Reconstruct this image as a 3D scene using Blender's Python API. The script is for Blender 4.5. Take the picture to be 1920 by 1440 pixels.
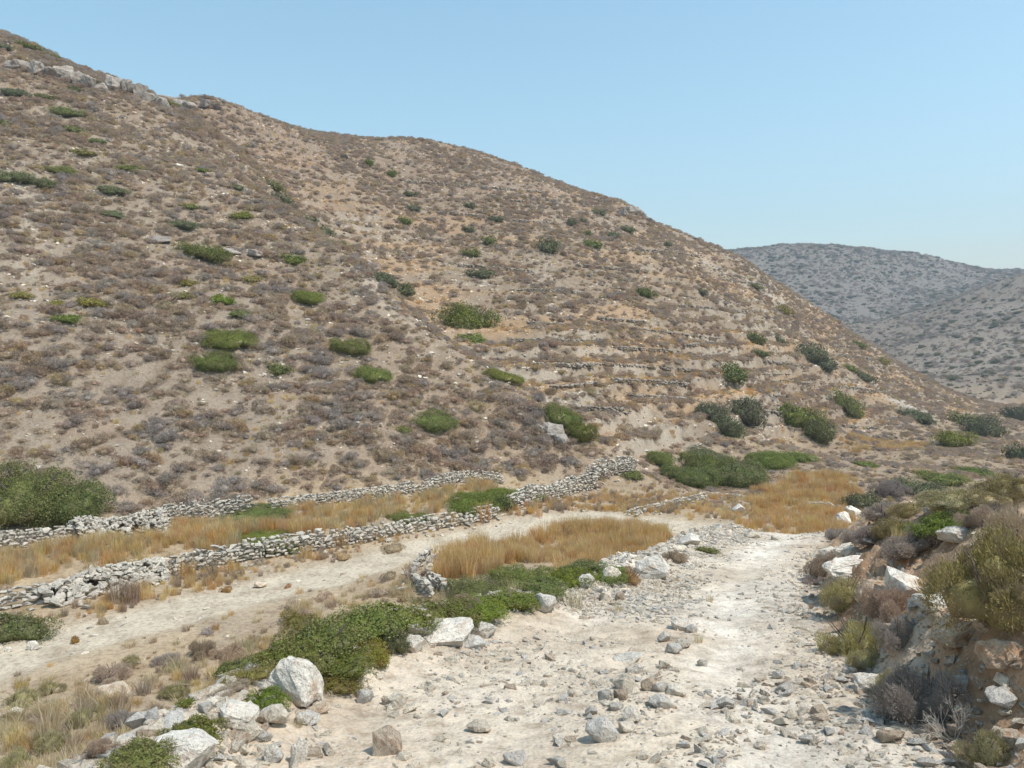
import bpy, bmesh, math, random
import numpy as np
from mathutils import Vector, Matrix, Euler

# ------------------------------------------------------------------ camera, sky, sun, exposure
SC = bpy.context.scene
for o in list(bpy.data.objects):
    bpy.data.objects.remove(o)
COL = SC.collection
W, H_PX, FPX, HORIZON = 1920.0, 1440.0, 1492.0, 620.0
PITCH = math.atan((H_PX / 2 - HORIZON) / FPX)
cd = bpy.data.cameras.new('camera'); cam = bpy.data.objects.new('camera', cd); COL.objects.link(cam)
cd.sensor_width = 36.0; cd.lens = FPX / W * 36.0; cd.clip_start = 0.1; cd.clip_end = 20000
cam.location = (0, 0, 0); cam.rotation_euler = (math.pi / 2 - PITCH, 0, 0)
SC.camera = cam

SUN_AZ, SUN_EL = 114.0, 62.0          # degrees, azimuth clockwise from the view direction
wd = bpy.data.worlds.new('World'); SC.world = wd; wd.use_nodes = True
wn = wd.node_tree
sky = wn.nodes.new('ShaderNodeTexSky'); sky.sky_type = 'NISHITA'; sky.sun_disc = False
sky.sun_elevation = math.radians(SUN_EL); sky.sun_rotation = math.radians(SUN_AZ)
sky.altitude = 0; sky.air_density = 1.3; sky.dust_density = 1.0; sky.ozone_density = 3.0
_hs = wn.nodes.new('ShaderNodeHueSaturation'); _hs.inputs['Hue'].default_value = 0.476; _hs.inputs['Saturation'].default_value = 1.0
wn.links.new(sky.outputs[0], _hs.inputs['Color']); wn.links.new(_hs.outputs[0], wn.nodes['Background'].inputs[0])
wn.nodes['Background'].inputs[1].default_value = 0.146
sd = bpy.data.lights.new('sun', 'SUN'); sun = bpy.data.objects.new('sun', sd); COL.objects.link(sun)
sd.energy = 3.2; sd.angle = math.radians(0.53); sd.color = (1.0, 0.955, 0.88)
_az, _el = math.radians(SUN_AZ), math.radians(SUN_EL)
SUN_DIR = Vector((math.sin(_az) * math.cos(_el), math.cos(_az) * math.cos(_el), math.sin(_el)))
sun.rotation_euler = SUN_DIR.to_track_quat('Z', 'Y').to_euler(); sun.location = (40, 20, 60)
VS = SC.view_settings
VS.view_transform = 'Standard'; VS.look = 'None'; VS.exposure = 0.42; VS.gamma = 1.0; VS.use_curve_mapping = False
SC.cycles.max_bounces = 6; SC.cycles.diffuse_bounces = 3; SC.cycles.glossy_bounces = 2
SC.cycles.transmission_bounces = 3; SC.cycles.volume_bounces = 0; SC.cycles.transparent_max_bounces = 4

# ------------------------------------------------------------------ numeric helpers
RS = np.random.RandomState(7)

def _hash(ix, iy, seed):
    h = (ix.astype(np.int64) * 374761393 + iy.astype(np.int64) * 668265263 + seed * 974711) & 0x7fffffff
    h = ((h ^ (h >> 13)) * 1274126177) & 0x7fffffff
    h = h ^ (h >> 16)
    return (h & 0xffff) / 65535.0

def vnoise(x, y, seed=0):
    ix = np.floor(x); iy = np.floor(y); fx = x - ix; fy = y - iy
    ux = fx * fx * fx * (fx * (fx * 6 - 15) + 10); uy = fy * fy * fy * (fy * (fy * 6 - 15) + 10)
    a = _hash(ix, iy, seed); b = _hash(ix + 1, iy, seed); c = _hash(ix, iy + 1, seed); d = _hash(ix + 1, iy + 1, seed)
    return (a * (1 - ux) + b * ux) * (1 - uy) + (c * (1 - ux) + d * ux) * uy

def fbm(x, y, octaves=4, seed=0, gain=0.5):
    """about -1..1"""
    s = np.zeros_like(x); amp = 1.0; tot = 0
    for k in range(octaves):
        s += amp * (vnoise(x * 2 ** k + 17.3 * k, y * 2 ** k - 9.1 * k, seed + k) * 2 - 1); tot += amp; amp *= gain
    return s / tot

def sstep(a, b, x):
    t = np.clip((x - a) / (b - a), 0, 1); return t * t * (3 - 2 * t)

def smax(a, b, k):
    h = np.clip(0.5 + 0.5 * (a - b) / k, 0, 1); return b + (a - b) * h + k * h * (1 - h)

CP, SP = math.cos(PITCH), math.sin(PITCH)
def ray(px, py):
    u = (np.asarray(px, float) - W / 2) / FPX; v = (H_PX / 2 - np.asarray(py, float)) / FPX
    dy = CP + v * SP; dz = -SP + v * CP
    return u / dy, dz / dy                       # dx/dy, dz/dy per metre of depth
def P(px, py, Y):
    a, b = ray(px, py); return (float(a) * Y, Y, float(b) * Y)
def PZ(px, py, z):
    a, b = ray(px, py); return P(px, py, z / float(b))

def poly_dist(x, y, pts):
    """signed distance to a polyline (positive to the right of its direction), y and x of the nearest point, arc length there"""
    best = np.full(x.shape, 1e9); sg = np.zeros_like(x); ny = np.zeros_like(x); nx = np.zeros_like(x); al = np.zeros_like(x); acc = 0.0
    for (x0, y0), (x1, y1) in zip(pts[:-1], pts[1:]):
        dx, dy = x1 - x0, y1 - y0; L = math.hypot(dx, dy)
        t = np.clip(((x - x0) * dx + (y - y0) * dy) / (L * L), 0, 1)
        qx = x0 + t * dx; qy = y0 + t * dy
        d = np.hypot(x - qx, y - qy)
        m = d < best
        cr = dx * (y - y0) - dy * (x - x0)
        best = np.where(m, d, best); sg = np.where(m, np.where(cr < 0, 1.0, -1.0), sg)
        ny = np.where(m, qy, ny); nx = np.where(m, qx, nx); al = np.where(m, acc + t * L, al); acc += L
    return best * sg, nx, ny, al

def in_poly(x, y, poly):
    ins = np.zeros(x.shape, bool); n = len(poly)
    for i in range(n):
        x0, y0 = poly[i]; x1, y1 = poly[(i + 1) % n]
        c = ((y0 > y) != (y1 > y)) & (x < (x1 - x0) * (y - y0) / (y1 - y0 + 1e-12) + x0)
        ins ^= c
    return ins

# ------------------------------------------------------------------ the lie of the land
S_NEAR = 0.55
def near_plane(x, y):
    return -8 + S_NEAR * ((x + 21) * -0.51 + (y - 32.6) * 0.86)
def near_Y(px, py):
    a, b = ray(px, py); return (8 + S_NEAR * 38.75) / (S_NEAR * (0.86 - 0.51 * float(a)) - float(b))
C = []
for q in ((0, 1235), (200, 1180), (400, 1130), (600, 1080), (800, 1030), (1000, 985), (1130, 968), (1280, 990)):
    C.append(PZ(*q, -9.0))
for q in ((400, 1062), (0, 1125), (200, 1098), (600, 1030), (800, 985)): C.append(PZ(*q, -8.95))
for q in ((400, 1015), (0, 1085), (200, 1055), (700, 970), (900, 935)): C.append(PZ(*q, -8.4))
for q in ((0, 1000), (200, 975), (400, 957), (600, 932), (760, 918), (930, 897)): C.append(PZ(*q, -8.25))
for q in ((1100, 897), (1190, 882)): C.append(PZ(*q, -8.8))
for q in ((900, 1030), (1100, 1010), (1200, 1000)): C.append(PZ(*q, -9.1))
C += [PZ(850, 1085, -8.8), PZ(1300, 940, -9.4), PZ(1450, 960, -9.6), PZ(1560, 985, -9.3), PZ(1500, 890, -9.9), PZ(1650, 870, -10.5),
      PZ(1750, 850, -11.5), PZ(1850, 830, -12.5), PZ(1900, 795, -14.2)]
C += [(-10, 15, -8.9), (-16, 14, -9.3), (-25, 15, -9.4), (-6, 20, -9.0), (-12, 10, -9.0), (-20, 5, -9.3), (-30, -10, -9.6), (-15, -15, -9.2),
      (-50, -5, -7), (0, 20, -9.0), (5, 28, -9.0), (12, 30, -9.3), (25, 25, -10.5), (30, 50, -11), (45, 45, -11.5), (60, 60, -12), (100, 90, -14), (10, 0, -9), (40, 0, -6), (40, -30, 1), (0, -40, -6), (80, 20, -4), (120, 50, 4)]
for px, pys in ((-500, (900, 700, 500, 300)), (-200, (930, 750, 500, 300, 150)), (0, (930, 800, 650, 500, 350, 200)), (200, (900, 780, 640, 500, 350, 220)), (400, (900, 780, 640, 500, 380)),
                (560, (880, 760, 640, 520, 440)), (700, (870, 760, 640, 560)), (860, (850, 760, 690)), (1000, (850, 790)), (1100, (850,))):
    for py in pys:
        C.append(P(px, py, near_Y(px, py)))
# crest of the near spur, seen as an edge against the slope behind, and the gully behind it
for px, py in ((450, 335), (560, 405), (650, 468), (710, 510), (770, 577), (860, 645), (930, 703), (1020, 750), (1110, 815), (1190, 862)):
    C.append(P(px, py, near_Y(px, py)))
C += [P(-300, -60, 112), P(0, 60, 104), P(80, 95, 104), P(150, 127, 103), P(240, 160, 102), P(330, 194, 100), P(390, 260, 92)]
C += [P(560, 425, 88), P(640, 490, 80), P(700, 535, 76), P(770, 605, 69), P(860, 672, 63), P(950, 728, 58), P(1050, 790, 53.5), P(1120, 838, 51)]
for px, py, Y in ((-300, -20, 130), (0, 90, 120), (150, 155, 120), (300, 215, 118)): C.append(P(px, py, Y))
# the terraced slope behind
C += [P(390, 188, 124), P(450, 205, 132), P(520, 232, 138), P(600, 252, 143), P(650, 263, 147), P(700, 263, 149), P(760, 262, 150), P(820, 268, 150), P(900, 292, 150),
      P(1000, 326, 150), P(1100, 362, 148), P(1190, 392, 145), P(1240, 428, 146), P(1300, 452, 148), P(1380, 480, 150), P(1460, 535, 152), P(1550, 592, 155), P(1620, 640, 157), P(1700, 690, 160), P(1790, 735, 164), P(1880, 762, 170)]
C += [P(470, 300, 110), P(560, 330, 112), P(640, 350, 113), P(600, 390, 103), P(700, 430, 101), P(760, 500, 90), P(720, 350, 122), P(850, 330, 130), P(850, 450, 106), P(850, 560, 83), P(870, 620, 73),
      P(1000, 560, 85), P(1000, 450, 107), P(1000, 380, 127), P(960, 680, 66), P(1050, 740, 60), P(1150, 800, 55.5), P(1150, 650, 76), P(1150, 500, 106), P(1300, 700, 77), P(1300, 600, 95), P(1300, 520, 116),
      P(1300, 800, 64), P(1450, 760, 79), P(1450, 650, 105), P(1600, 700, 120), P(1600, 760, 102), P(1740, 760, 130)]
C += [PZ(1230, 888, -9.4), PZ(1350, 868, -9.9), PZ(1500, 838, -11), PZ(1600, 818, -11.8), PZ(1750, 800, -13), PZ(1870, 775, -15)]
for px, py, Y in ((390, 205, 150), (600, 275, 180), (820, 300, 190), (1000, 360, 190), (1190, 440, 185), (1380, 535, 190), (1550, 640, 195), (1700, 725, 195)): C.append(P(px, py, Y))
for px, z in ((400, 10), (800, 5), (1200, -8), (1400, -16), (1550, -20)): C.append((P(px, 620, 300)[0], 300, z))
# right-hand hill and the grey hill closing the valley
C += [P(1640, 601, 430), P(1720, 580, 420), P(1800, 553, 405), P(1870, 528, 395), P(1930, 513, 385), P(2100, 470, 380), P(2400, 430, 380),
      P(1900, 590, 310), P(1800, 620, 330), P(1720, 630, 345), P(1900, 680, 235), P(1820, 690, 245), P(1900, 745, 190), P(2100, 600, 260), P(2100, 720, 170), P(2400, 600, 220), P(1690, 655, 300),
      P(1600, 612, 440), P(1680, 600, 470), P(1760, 580, 480), P(1900, 560, 460)]
C += [P(1300, 470, 600), P(1380, 482, 600), P(1425, 469, 605), P(1480, 461, 610), P(1560, 461, 615), P(1640, 467, 620), P(1720, 477, 620), P(1800, 492, 620), P(1890, 514, 620), P(2000, 500, 640),
      P(1420, 530, 545), P(1500, 560, 520), P(1600, 580, 500), P(1600, 520, 560), P(1720, 540, 560), P(1800, 530, 570), P(1450, 590, 470),
      P(1000, 500, 620), P(600, 520, 620)]
for px in (1000, 1400, 1600, 1800, 2100): C.append(P(px, 520, 750))
C += [(-300, 100, 60), (-300, 300, 40), (-200, 500, 20), (0, 800, 0), (600, 900, 0), (600, 300, 30), (500, 0, 30), (-300, -200, 0), (300, -200, 20), (0, -300, 0), (-160, 60, 55)]
C = np.array(C)
_CSH = 4.0
def _phi(r2): return np.sqrt(r2 + _CSH * _CSH)
_n = len(C)
_A = np.zeros((_n + 3, _n + 3))
_A[:_n, :_n] = _phi((C[:, None, 0] - C[None, :, 0]) ** 2 + (C[:, None, 1] - C[None, :, 1]) ** 2) + np.eye(_n) * -0.15
_A[:_n, _n] = 1; _A[:_n, _n + 1] = C[:, 0]; _A[:_n, _n + 2] = C[:, 1]; _A[_n:, :_n] = _A[:_n, _n:].T
_sol = np.linalg.solve(_A, np.concatenate([C[:, 2], np.zeros(3)]))
def base_h(x, y):
    z = _sol[_n] + _sol[_n + 1] * x + _sol[_n + 2] * y
    for i in range(_n):
        z = z + _sol[i] * _phi((x - C[i, 0]) ** 2 + (y - C[i, 1]) ** 2)
    return z

EDGE_L = [(-4.0, -14), (-3.0, 0), (-2.2, 4.2), (-1.98, 5.27), (-1.69, 6.3), (-0.98, 7.66), (0.25, 9.3), (2.0, 12.6), (3.7, 16.5), (5.0, 19), (5.8, 22), (6.0, 27), (5.6, 32)]
EDGE_R = [(3.2, -14), (2.6, 0), (2.5, 4.36), (2.62, 5.75), (3.05, 7.43), (4.05, 10.5), (5.3, 13.5), (6.8, 16.8), (8.6, 19.6), (10.0, 23), (10.6, 27), (10.6, 32)]
TRACK = [PZ(*q, -9.0)[:2] for q in ((-700, 1450), (-300, 1325), (0, 1240), (200, 1180), (400, 1128), (600, 1080), (800, 1030), (950, 996), (1060, 975), (1140, 968), (1210, 977), (1290, 988), (1360, 997), (1410, 1002))]
FOOT = [(-60, 5), (-40, 20)] + [PZ(*q, -8.25)[:2] for q in ((0, 1000), (200, 975), (400, 957), (600, 932), (760, 918), (930, 897))] + [PZ(*q, -8.8)[:2] for q in ((1050, 900), (1190, 882))] + \
    [PZ(1230, 888, -9.4)[:2], PZ(1350, 868, -9.9)[:2], PZ(1500, 838, -11)[:2], PZ(1600, 818, -11.8)[:2], PZ(1750, 800, -13)[:2], PZ(1870, 775, -15)[:2], (180, 230)]
GULLY = [PZ(1190, 882, -8.8)[:2]] + [P(*q)[:2] for q in ((1120, 838, 51), (1050, 790, 53.5), (950, 728, 58), (860, 672, 63), (770, 605, 69), (700, 535, 76), (640, 490, 80), (560, 425, 88), (450, 345, 98), (390, 260, 108), (360, 200, 118), (300, 150, 160))]

def zr(y):
    return -1.7 - 0.16 * np.minimum(y, 18) - 0.34 * np.maximum(y - 18, 0)
def ground(x, y, fine=True, full=False):
    x = np.asarray(x, float); y = np.asarray(y, float)
    b = base_h(x, y)
    r = np.hypot(x, y)
    s, _, ey, eal = poly_dist(x, y, EDGE_L)
    t, _, ry, ral = poly_dist(x, y, EDGE_R)
    tr, _, _, _ = poly_dist(x, y, TRACK)
    ft, _, _, _ = poly_dist(x, y, FOOT)
    gl, _, _, _ = poly_dist(x, y, GULLY)
    # the upper road bench with its rubble shoulder on the left and the cut bank on the right
    d = np.maximum(-s, 0)
    n1 = fbm(eal * 0.9 + 3, x * 0 + 1.5, 3, 11)
    shoulder = np.exp(-((s - 0.30) / 0.48) ** 2) * (0.20 + 0.12 * n1)
    left = zr(ey) - 0.75 * np.minimum(d, 1.2) - 0.50 * np.maximum(d - 1.2, 0)
    hb = (1.0 + 0.30 * fbm(ral * 0.55, ral * 0 + 4.2, 3, 21)) * (1 - 0.55 * sstep(12, 17, ry)) * (1 - 0.6 * sstep(18, 24, ry))
    tt = np.maximum(t, 0) + 0.10 * fbm(x * 1.7, y * 1.7, 3, 5) * sstep(0, .3, t)
    bank = hb * (0.55 * sstep(0.0, 0.6, tt) + 0.45 * sstep(0.5, 1.35, tt)) + 0.16 * np.clip(tt - 1.1, 0, 30)
    rut = -0.035 * np.exp(-((t + 0.95) / 0.28) ** 2) - 0.03 * np.exp(-((t + 2.4) / 0.3) ** 2)
    U = np.where(s < 0, left, zr(y)) + shoulder * (s > -1.5) + np.where(t > 0, bank, 0) + np.where(t < 0, rut, 0)
    z = smax(U, b, 0.6)
    onU = sstep(-0.4, 0.6, U - b)
    trk = (1 - sstep(1.0, 1.7, np.abs(tr) + 0.35 * fbm(x * 0.5, y * 0.5, 2, 71))) * (1 - onU)
    hill = sstep(-1.0, 2.5, -ft) * (1 - onU)
    second = hill * sstep(-1.5, 2.0, gl) * (1 - sstep(175, 200, y))
    near = hill * (1 - sstep(-1.5, 2.0, gl)) * (1 - sstep(150, 180, r))
    far = sstep(165, 215, y)
    zone = dict(s=s, t=t, onU=onU, trk=trk, hill=hill, second=second, near=near, far=far, tr=tr, ft=ft, gl=gl)
    # terraces on the slope behind
    hs = 1.55
    q = (z + 0.9 * fbm(x * 0.05, y * 0.05, 2, 31)) / hs
    f = q - np.floor(q)
    tstr = second * sstep(-0.35, 0.25, fbm(x * 0.03 + 8, y * 0.03, 2, 33)) * (1 - 0.6 * sstep(8, 22, z))
    z = z + tstr * 0.65 * hs * (sstep(0.70, 1.0, f) - f)
    zone['riser'] = tstr * sstep(0.70, 0.78, f); zone['flat'] = tstr * (1 - sstep(0.45, 0.7, f)) * sstep(0.0, 0.15, f); zone['step'] = np.floor(q)
    if fine:
        big = (near + second) * 0.45 + far * 2.2 + 0.06
        z = z + big * fbm(x * 0.11 / (1 + 5 * far), y * 0.11 / (1 + 5 * far), 4, 41)
        z = z + ((near + second) * 0.13 + far * 0.8 + 0.03 * (1 - onU)) * fbm(x * 0.7 / (1 + 4 * far), y * 0.7 / (1 + 4 * far), 3, 43)
        face = np.exp(-((t - 0.6) / 0.6) ** 2) * (t > -.2) * (y < 20)
        z = z + onU * (0.022 * fbm(x * 2.3, y * 2.3, 3, 51) + 0.013 * fbm(x * 9, y * 9, 2, 53) + 0.03 * np.exp(-((s - 0.3) / 0.6) ** 2) * fbm(x * 5, y * 5, 3, 55)
                       + face * (0.26 * fbm(x * 2.3, y * 2.3, 4, 57, .62) + 0.13 * np.abs(fbm(x * 6, y * 6, 4, 59, .65)) - 0.05) + sstep(.7, 1.4, t) * 0.10 * fbm(x * 1.4, y * 1.4, 3, 61))
        z = z + trk * (0.03 * fbm(x * 2, y * 2, 2, 63) - 0.06)
    if full:
        zone['z'] = z; return zone
    return z

_YS = np.exp(np.linspace(math.log(2.2), math.log(900), 700))
def hits(pix):
    """first crossing of the view rays through pixels with the ground"""
    pix = np.asarray(pix, float); a, b = ray(pix[:, 0], pix[:, 1])
    X = a[:, None] * _YS[None]; Y = np.repeat(_YS[None], len(pix), 0); Z = b[:, None] * _YS[None]
    G = ground(X, Y)
    below = Z < G
    out = []
    for i in range(len(pix)):
        k = int(np.argmax(below[i])) if below[i].any() else len(_YS) - 1
        k = max(k, 1)
        d0 = Z[i, k - 1] - G[i, k - 1]; d1 = Z[i, k] - G[i, k]
        w = d0 / (d0 - d1 + 1e-9) if below[i].any() else 1
        Yh = _YS[k - 1] + (_YS[k] - _YS[k - 1]) * min(max(w, 0), 1)
        out.append((a[i] * Yh, Yh, b[i] * Yh))
    return np.array(out)
def gz(x, y): return float(ground(np.array([x]), np.array([y]))[0])
def gzs(x, y): return ground(np.asarray(x), np.asarray(y))

# ------------------------------------------------------------------ object helpers
def tag(o, label=None, cat=None, group=None, kind=None):
    if label: o['label'] = label
    if cat: o['category'] = cat
    if group: o['group'] = group
    if kind: o['kind'] = kind
    return o
def mesh_np(name, v, f, mats=(), smooth=False):
    me = bpy.data.meshes.new(name)
    v = np.asarray(v, np.float32); f = np.asarray(f, np.int32)
    me.vertices.add(len(v)); me.vertices.foreach_set('co', v.ravel())
    k = f.shape[1]
    me.loops.add(f.size); me.loops.foreach_set('vertex_index', f.ravel())
    me.polygons.add(len(f)); me.polygons.foreach_set('loop_start', np.arange(0, f.size, k, dtype=np.int32))
    me.polygons.foreach_set('loop_total', np.full(len(f), k, np.int32))
    if smooth: me.polygons.foreach_set('use_smooth', np.ones(len(f), bool))
    me.update(calc_edges=True)
    for m in mats: me.materials.append(m)
    return me
def add(name, me, loc=(0, 0, 0), rot=(0, 0, 0), scale=(1, 1, 1), parent=None):
    o = bpy.data.objects.new(name, me); COL.objects.link(o)
    o.location = loc; o.rotation_euler = rot; o.scale = scale
    if parent: o.parent = parent
    return o

# ------------------------------------------------------------------ materials
class NT:
    def __init__(self, name):
        self.m = bpy.data.materials.new(name); self.m.use_nodes = True
        self.t = self.m.node_tree; self.n = self.t.nodes; self.l = self.t.links
        self.bsdf = self.n['Principled BSDF']; self.out = self.n['Material Output']
        self.bsdf.inputs['Roughness'].default_value = 0.9
        self.bsdf.inputs['Specular IOR Level'].default_value = 0.2
    def new(self, typ, **kw):
        nd = self.n.new(typ)
        for k, v in kw.items(): setattr(nd, k, v)
        return nd
    def link(self, a, b): self.l.new(a, b)
    def noise(self, vec, scale, detail=4, rough=0.55):
        nd = self.new('ShaderNodeTexNoise'); nd.inputs['Scale'].default_value = scale; nd.inputs['Detail'].default_value = detail; nd.inputs['Roughness'].default_value = rough
        if vec is not None: self.link(vec, nd.inputs['Vector'])
        return nd.outputs['Fac']
    def ramp(self, fac, stops):
        nd = self.new('ShaderNodeValToRGB'); e = nd.color_ramp.elements
        while len(e) < len(stops): e.new(0.5)
        for el, (p, c) in zip(e, stops):
            el.position = p; el.color = (c, c, c, 1) if not hasattr(c, '__len__') else (*c, 1)
        self.link(fac, nd.inputs[0]); return nd.outputs[0]
    def mix(self, fac, a, b, typ='MIX'):
        nd = self.new('ShaderNodeMix', data_type='RGBA', blend_type=typ)
        for s, v in ((0, fac), (6, a), (7, b)):
            if hasattr(v, 'is_linked') or hasattr(v, 'links'): self.link(v, nd.inputs[s])
            elif s == 0: nd.inputs[0].default_value = v
            else: nd.inputs[s].default_value = (*v, 1)
        return nd.outputs[2]
    def math(self, op, a, b=0.0):
        nd = self.new('ShaderNodeMath', operation=op)
        for i, v in enumerate((a, b)):
            if hasattr(v, 'links'): self.link(v, nd.inputs[i])
            else: nd.inputs[i].default_value = v
        return nd.outputs[0]
    def bump(self, h, strength, dist, prev=None):
        nd = self.new('ShaderNodeBump'); nd.inputs['Strength'].default_value = strength; nd.inputs['Distance'].default_value = dist
        self.link(h, nd.inputs['Height'])
        if prev is not None: self.link(prev, nd.inputs['Normal'])
        return nd.outputs[0]

def mat_ground():
    k = NT('dry_stony_soil')
    pos = k.new('ShaderNodeNewGeometry').outputs['Position']
    at = k.new('ShaderNodeAttribute', attribute_name='gcol'); col = at.outputs['Color']
    pk = k.new('ShaderNodeAttribute', attribute_name='gstone').outputs['Fac']
    n1 = k.noise(pos, 0.9, 4, 0.62); n2 = k.noise(pos, 7.0, 3, 0.65); n3 = k.noise(pos, 45.0, 2, 0.6)
    c = k.mix(1.0, col, k.ramp(n1, [(0.28, (0.70, 0.66, 0.62)), (0.5, (1, 1, 1)), (0.75, (1.15, 1.14, 1.13))]), 'MULTIPLY')
    c = k.mix(1.0, c, k.ramp(n2, [(0.30, (0.66, 0.62, 0.58)), (0.5, (1, 1, 1)), (0.72, (1.18, 1.17, 1.15))]), 'MULTIPLY')
    c = k.mix(1.0, c, k.ramp(n3, [(0.3, (0.84, 0.82, 0.80)), (0.5, (1, 1, 1)), (0.72, (1.12, 1.12, 1.12))]), 'MULTIPLY')
    v = k.new('ShaderNodeTexVoronoi'); v.inputs['Scale'].default_value = 26.0; k.link(pos, v.inputs['Vector'])
    sep = k.new('ShaderNodeSeparateColor'); k.link(v.outputs['Color'], sep.inputs[0])
    sel = k.math('GREATER_THAN', k.math('ADD', sep.outputs[0], k.math('MULTIPLY', k.math('SUBTRACT', pk, 0.5), 0.3)), 0.66)
    m = k.math('MULTIPLY', sel, k.ramp(v.outputs['Distance'], [(0.2, 1.0), (0.5, 0.0)]))
    c = k.mix(k.math('MULTIPLY', m, 0.5), c, k.mix(sep.outputs[1], (0.60, 0.54, 0.46), (0.40, 0.37, 0.33)))
    b = k.bump(k.math('ADD', k.math('MULTIPLY', n2, 0.03), k.math('ADD', k.math('MULTIPLY', n3, 0.010), k.math('MULTIPLY', m, 0.008))), 0.7, 1.0)
    k.link(c, k.bsdf.inputs['Base Color']); k.link(b, k.bsdf.inputs['Normal']); k.bsdf.inputs['Roughness'].default_value = 0.95
    return k.m

def mat_leaf(name, cols, obj_var=0.25, transl=0.25, alt=None, rough=0.7):
    """leaf or twig material: colour varies from leaf to leaf and from bush to bush"""
    k = NT(name)
    isl = k.new('ShaderNodeNewGeometry').outputs['Random Per Island']
    oi = k.new('ShaderNodeObjectInfo').outputs['Random']
    n = len(cols)
    c = k.ramp(isl, [(i / max(n - 1, 1), col) for i, col in enumerate(cols)])
    tc = k.new('ShaderNodeTexCoord').outputs['Object']
    nz = k.noise(tc, 2.6, 3)
    if alt is not None:
        c = k.mix(k.ramp(nz, [(0.46, 0.0), (0.62, 0.85)]), c, alt)
    v = k.new('ShaderNodeHueSaturation'); k.link(c, v.inputs['Color'])
    k.link(k.math('ADD', k.math('MULTIPLY', oi, obj_var * 1.2), 1 - obj_var * 0.6), v.inputs['Value'])
    r2 = k.math('FRACT', k.math('MULTIPLY', oi, 17.31)); k.link(k.math('ADD', k.math('MULTIPLY', r2, obj_var * 0.9), 1 - obj_var * 0.5), v.inputs['Saturation'])
    r3 = k.math('FRACT', k.math('MULTIPLY', oi, 41.7)); k.link(k.math('ADD', k.math('MULTIPLY', r3, 0.03), 0.485), v.inputs['Hue'])
    col = v.outputs[0]
    df = k.new('ShaderNodeBsdfDiffuse'); k.link(col, df.inputs[0])
    tl = k.new('ShaderNodeBsdfTranslucent'); k.link(col, tl.inputs[0])
    gl = k.new('ShaderNodeBsdfGlossy'); gl.inputs['Roughness'].default_value = 0.5; gl.inputs[0].default_value = (1, 1, 1, 1)
    m1 = k.new('ShaderNodeMixShader'); m1.inputs[0].default_value = transl; k.link(df.outputs[0], m1.inputs[1]); k.link(tl.outputs[0], m1.inputs[2])
    m2 = k.new('ShaderNodeMixShader'); m2.inputs[0].default_value = 0.025 if rough < 0.8 else 0.0; k.link(m1.outputs[0], m2.inputs[1]); k.link(gl.outputs[0], m2.inputs[2])
    k.link(m2.outputs[0], k.out.inputs['Surface'])
    return k.m

def mat_rock(name, a, b, c, scale=3.0, stain=0.55):
    k = NT(name)
    tc = k.new('ShaderNodeTexCoord').outputs['Object']
    oi = k.new('ShaderNodeObjectInfo').outputs['Random']
    mp = k.new('ShaderNodeVectorMath', operation='ADD'); k.link(tc, mp.inputs[0])
    cb = k.new('ShaderNodeCombineXYZ'); k.link(k.math('MULTIPLY', oi, 37.0), cb.inputs[0]); k.link(k.math('MULTIPLY', oi, 91.0), cb.inputs[1]); k.link(cb.outputs[0], mp.inputs[1])
    p = mp.outputs[0]
    n1 = k.noise(p, scale * 0.6, 6, 0.6); n2 = k.noise(p, scale * 4, 6, 0.65); n3 = k.noise(p, scale * 0.9, 3, 0.5)
    base = k.mix(k.ramp(oi, [(0.2, 0.0), (0.8, 1.0)]), a, b)
    cc = k.mix(k.ramp(n3, [(stain, 0.0), (stain + 0.16, 0.8)]), base, c)
    cc = k.mix(1.0, cc, k.ramp(n1, [(0.3, (0.80, 0.80, 0.80)), (0.5, (1, 1, 1)), (0.75, (1.13, 1.12, 1.1))]), 'MULTIPLY')
    cc = k.mix(1.0, cc, k.ramp(n2, [(0.3, (0.78, 0.77, 0.75)), (0.5, (1, 1, 1)), (0.75, (1.12, 1.12, 1.12))]), 'MULTIPLY')
    r2 = k.math('FRACT', k.math('MULTIPLY', oi, 23.7))
    hs = k.new('ShaderNodeHueSaturation'); k.link(cc, hs.inputs['Color']); k.link(k.math('ADD', k.math('MULTIPLY', r2, 0.35), 0.92), hs.inputs['Value'])
    b1 = k.bump(n1, 0.7, 0.16); b2 = k.bump(n2, 0.6, 0.05, b1)
    k.link(hs.outputs[0], k.bsdf.inputs['Base Color']); k.link(b2, k.bsdf.inputs['Normal']); k.bsdf.inputs['Roughness'].default_value = 0.9
    return k.m

M_GROUND = mat_ground()
M_GREEN = mat_leaf('mastic_leaf', [(0.095, 0.118, 0.022), (0.155, 0.178, 0.036), (0.225, 0.24, 0.055)], 0.3, 0.25, alt=(0.2, 0.18, 0.058))
M_BRIGHT = mat_leaf('fresh_green_leaf', [(0.115, 0.148, 0.02), (0.175, 0.212, 0.032), (0.235, 0.265, 0.05)], 0.2, 0.3)
M_DARK = mat_leaf('juniper_leaf', [(0.085, 0.098, 0.036), (0.13, 0.14, 0.056), (0.18, 0.185, 0.085)], 0.25, 0.15, alt=(0.155, 0.138, 0.08))
M_YELLOW = mat_leaf('yellow_green_leaf', [(0.172, 0.163, 0.030), (0.243, 0.219, 0.041), (0.286, 0.237, 0.059)], 0.25, 0.25, alt=(0.215, 0.150, 0.052))
M_BROWN = mat_leaf('dry_brown_twig', [(0.34, 0.25, 0.178), (0.44, 0.333, 0.242), (0.54, 0.42, 0.315)], 0.3, 0.3, rough=1)
M_GREY = mat_leaf('dry_grey_twig', [(0.3, 0.25, 0.21), (0.395, 0.333, 0.285), (0.48, 0.41, 0.355)], 0.3, 0.3, rough=1)
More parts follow.
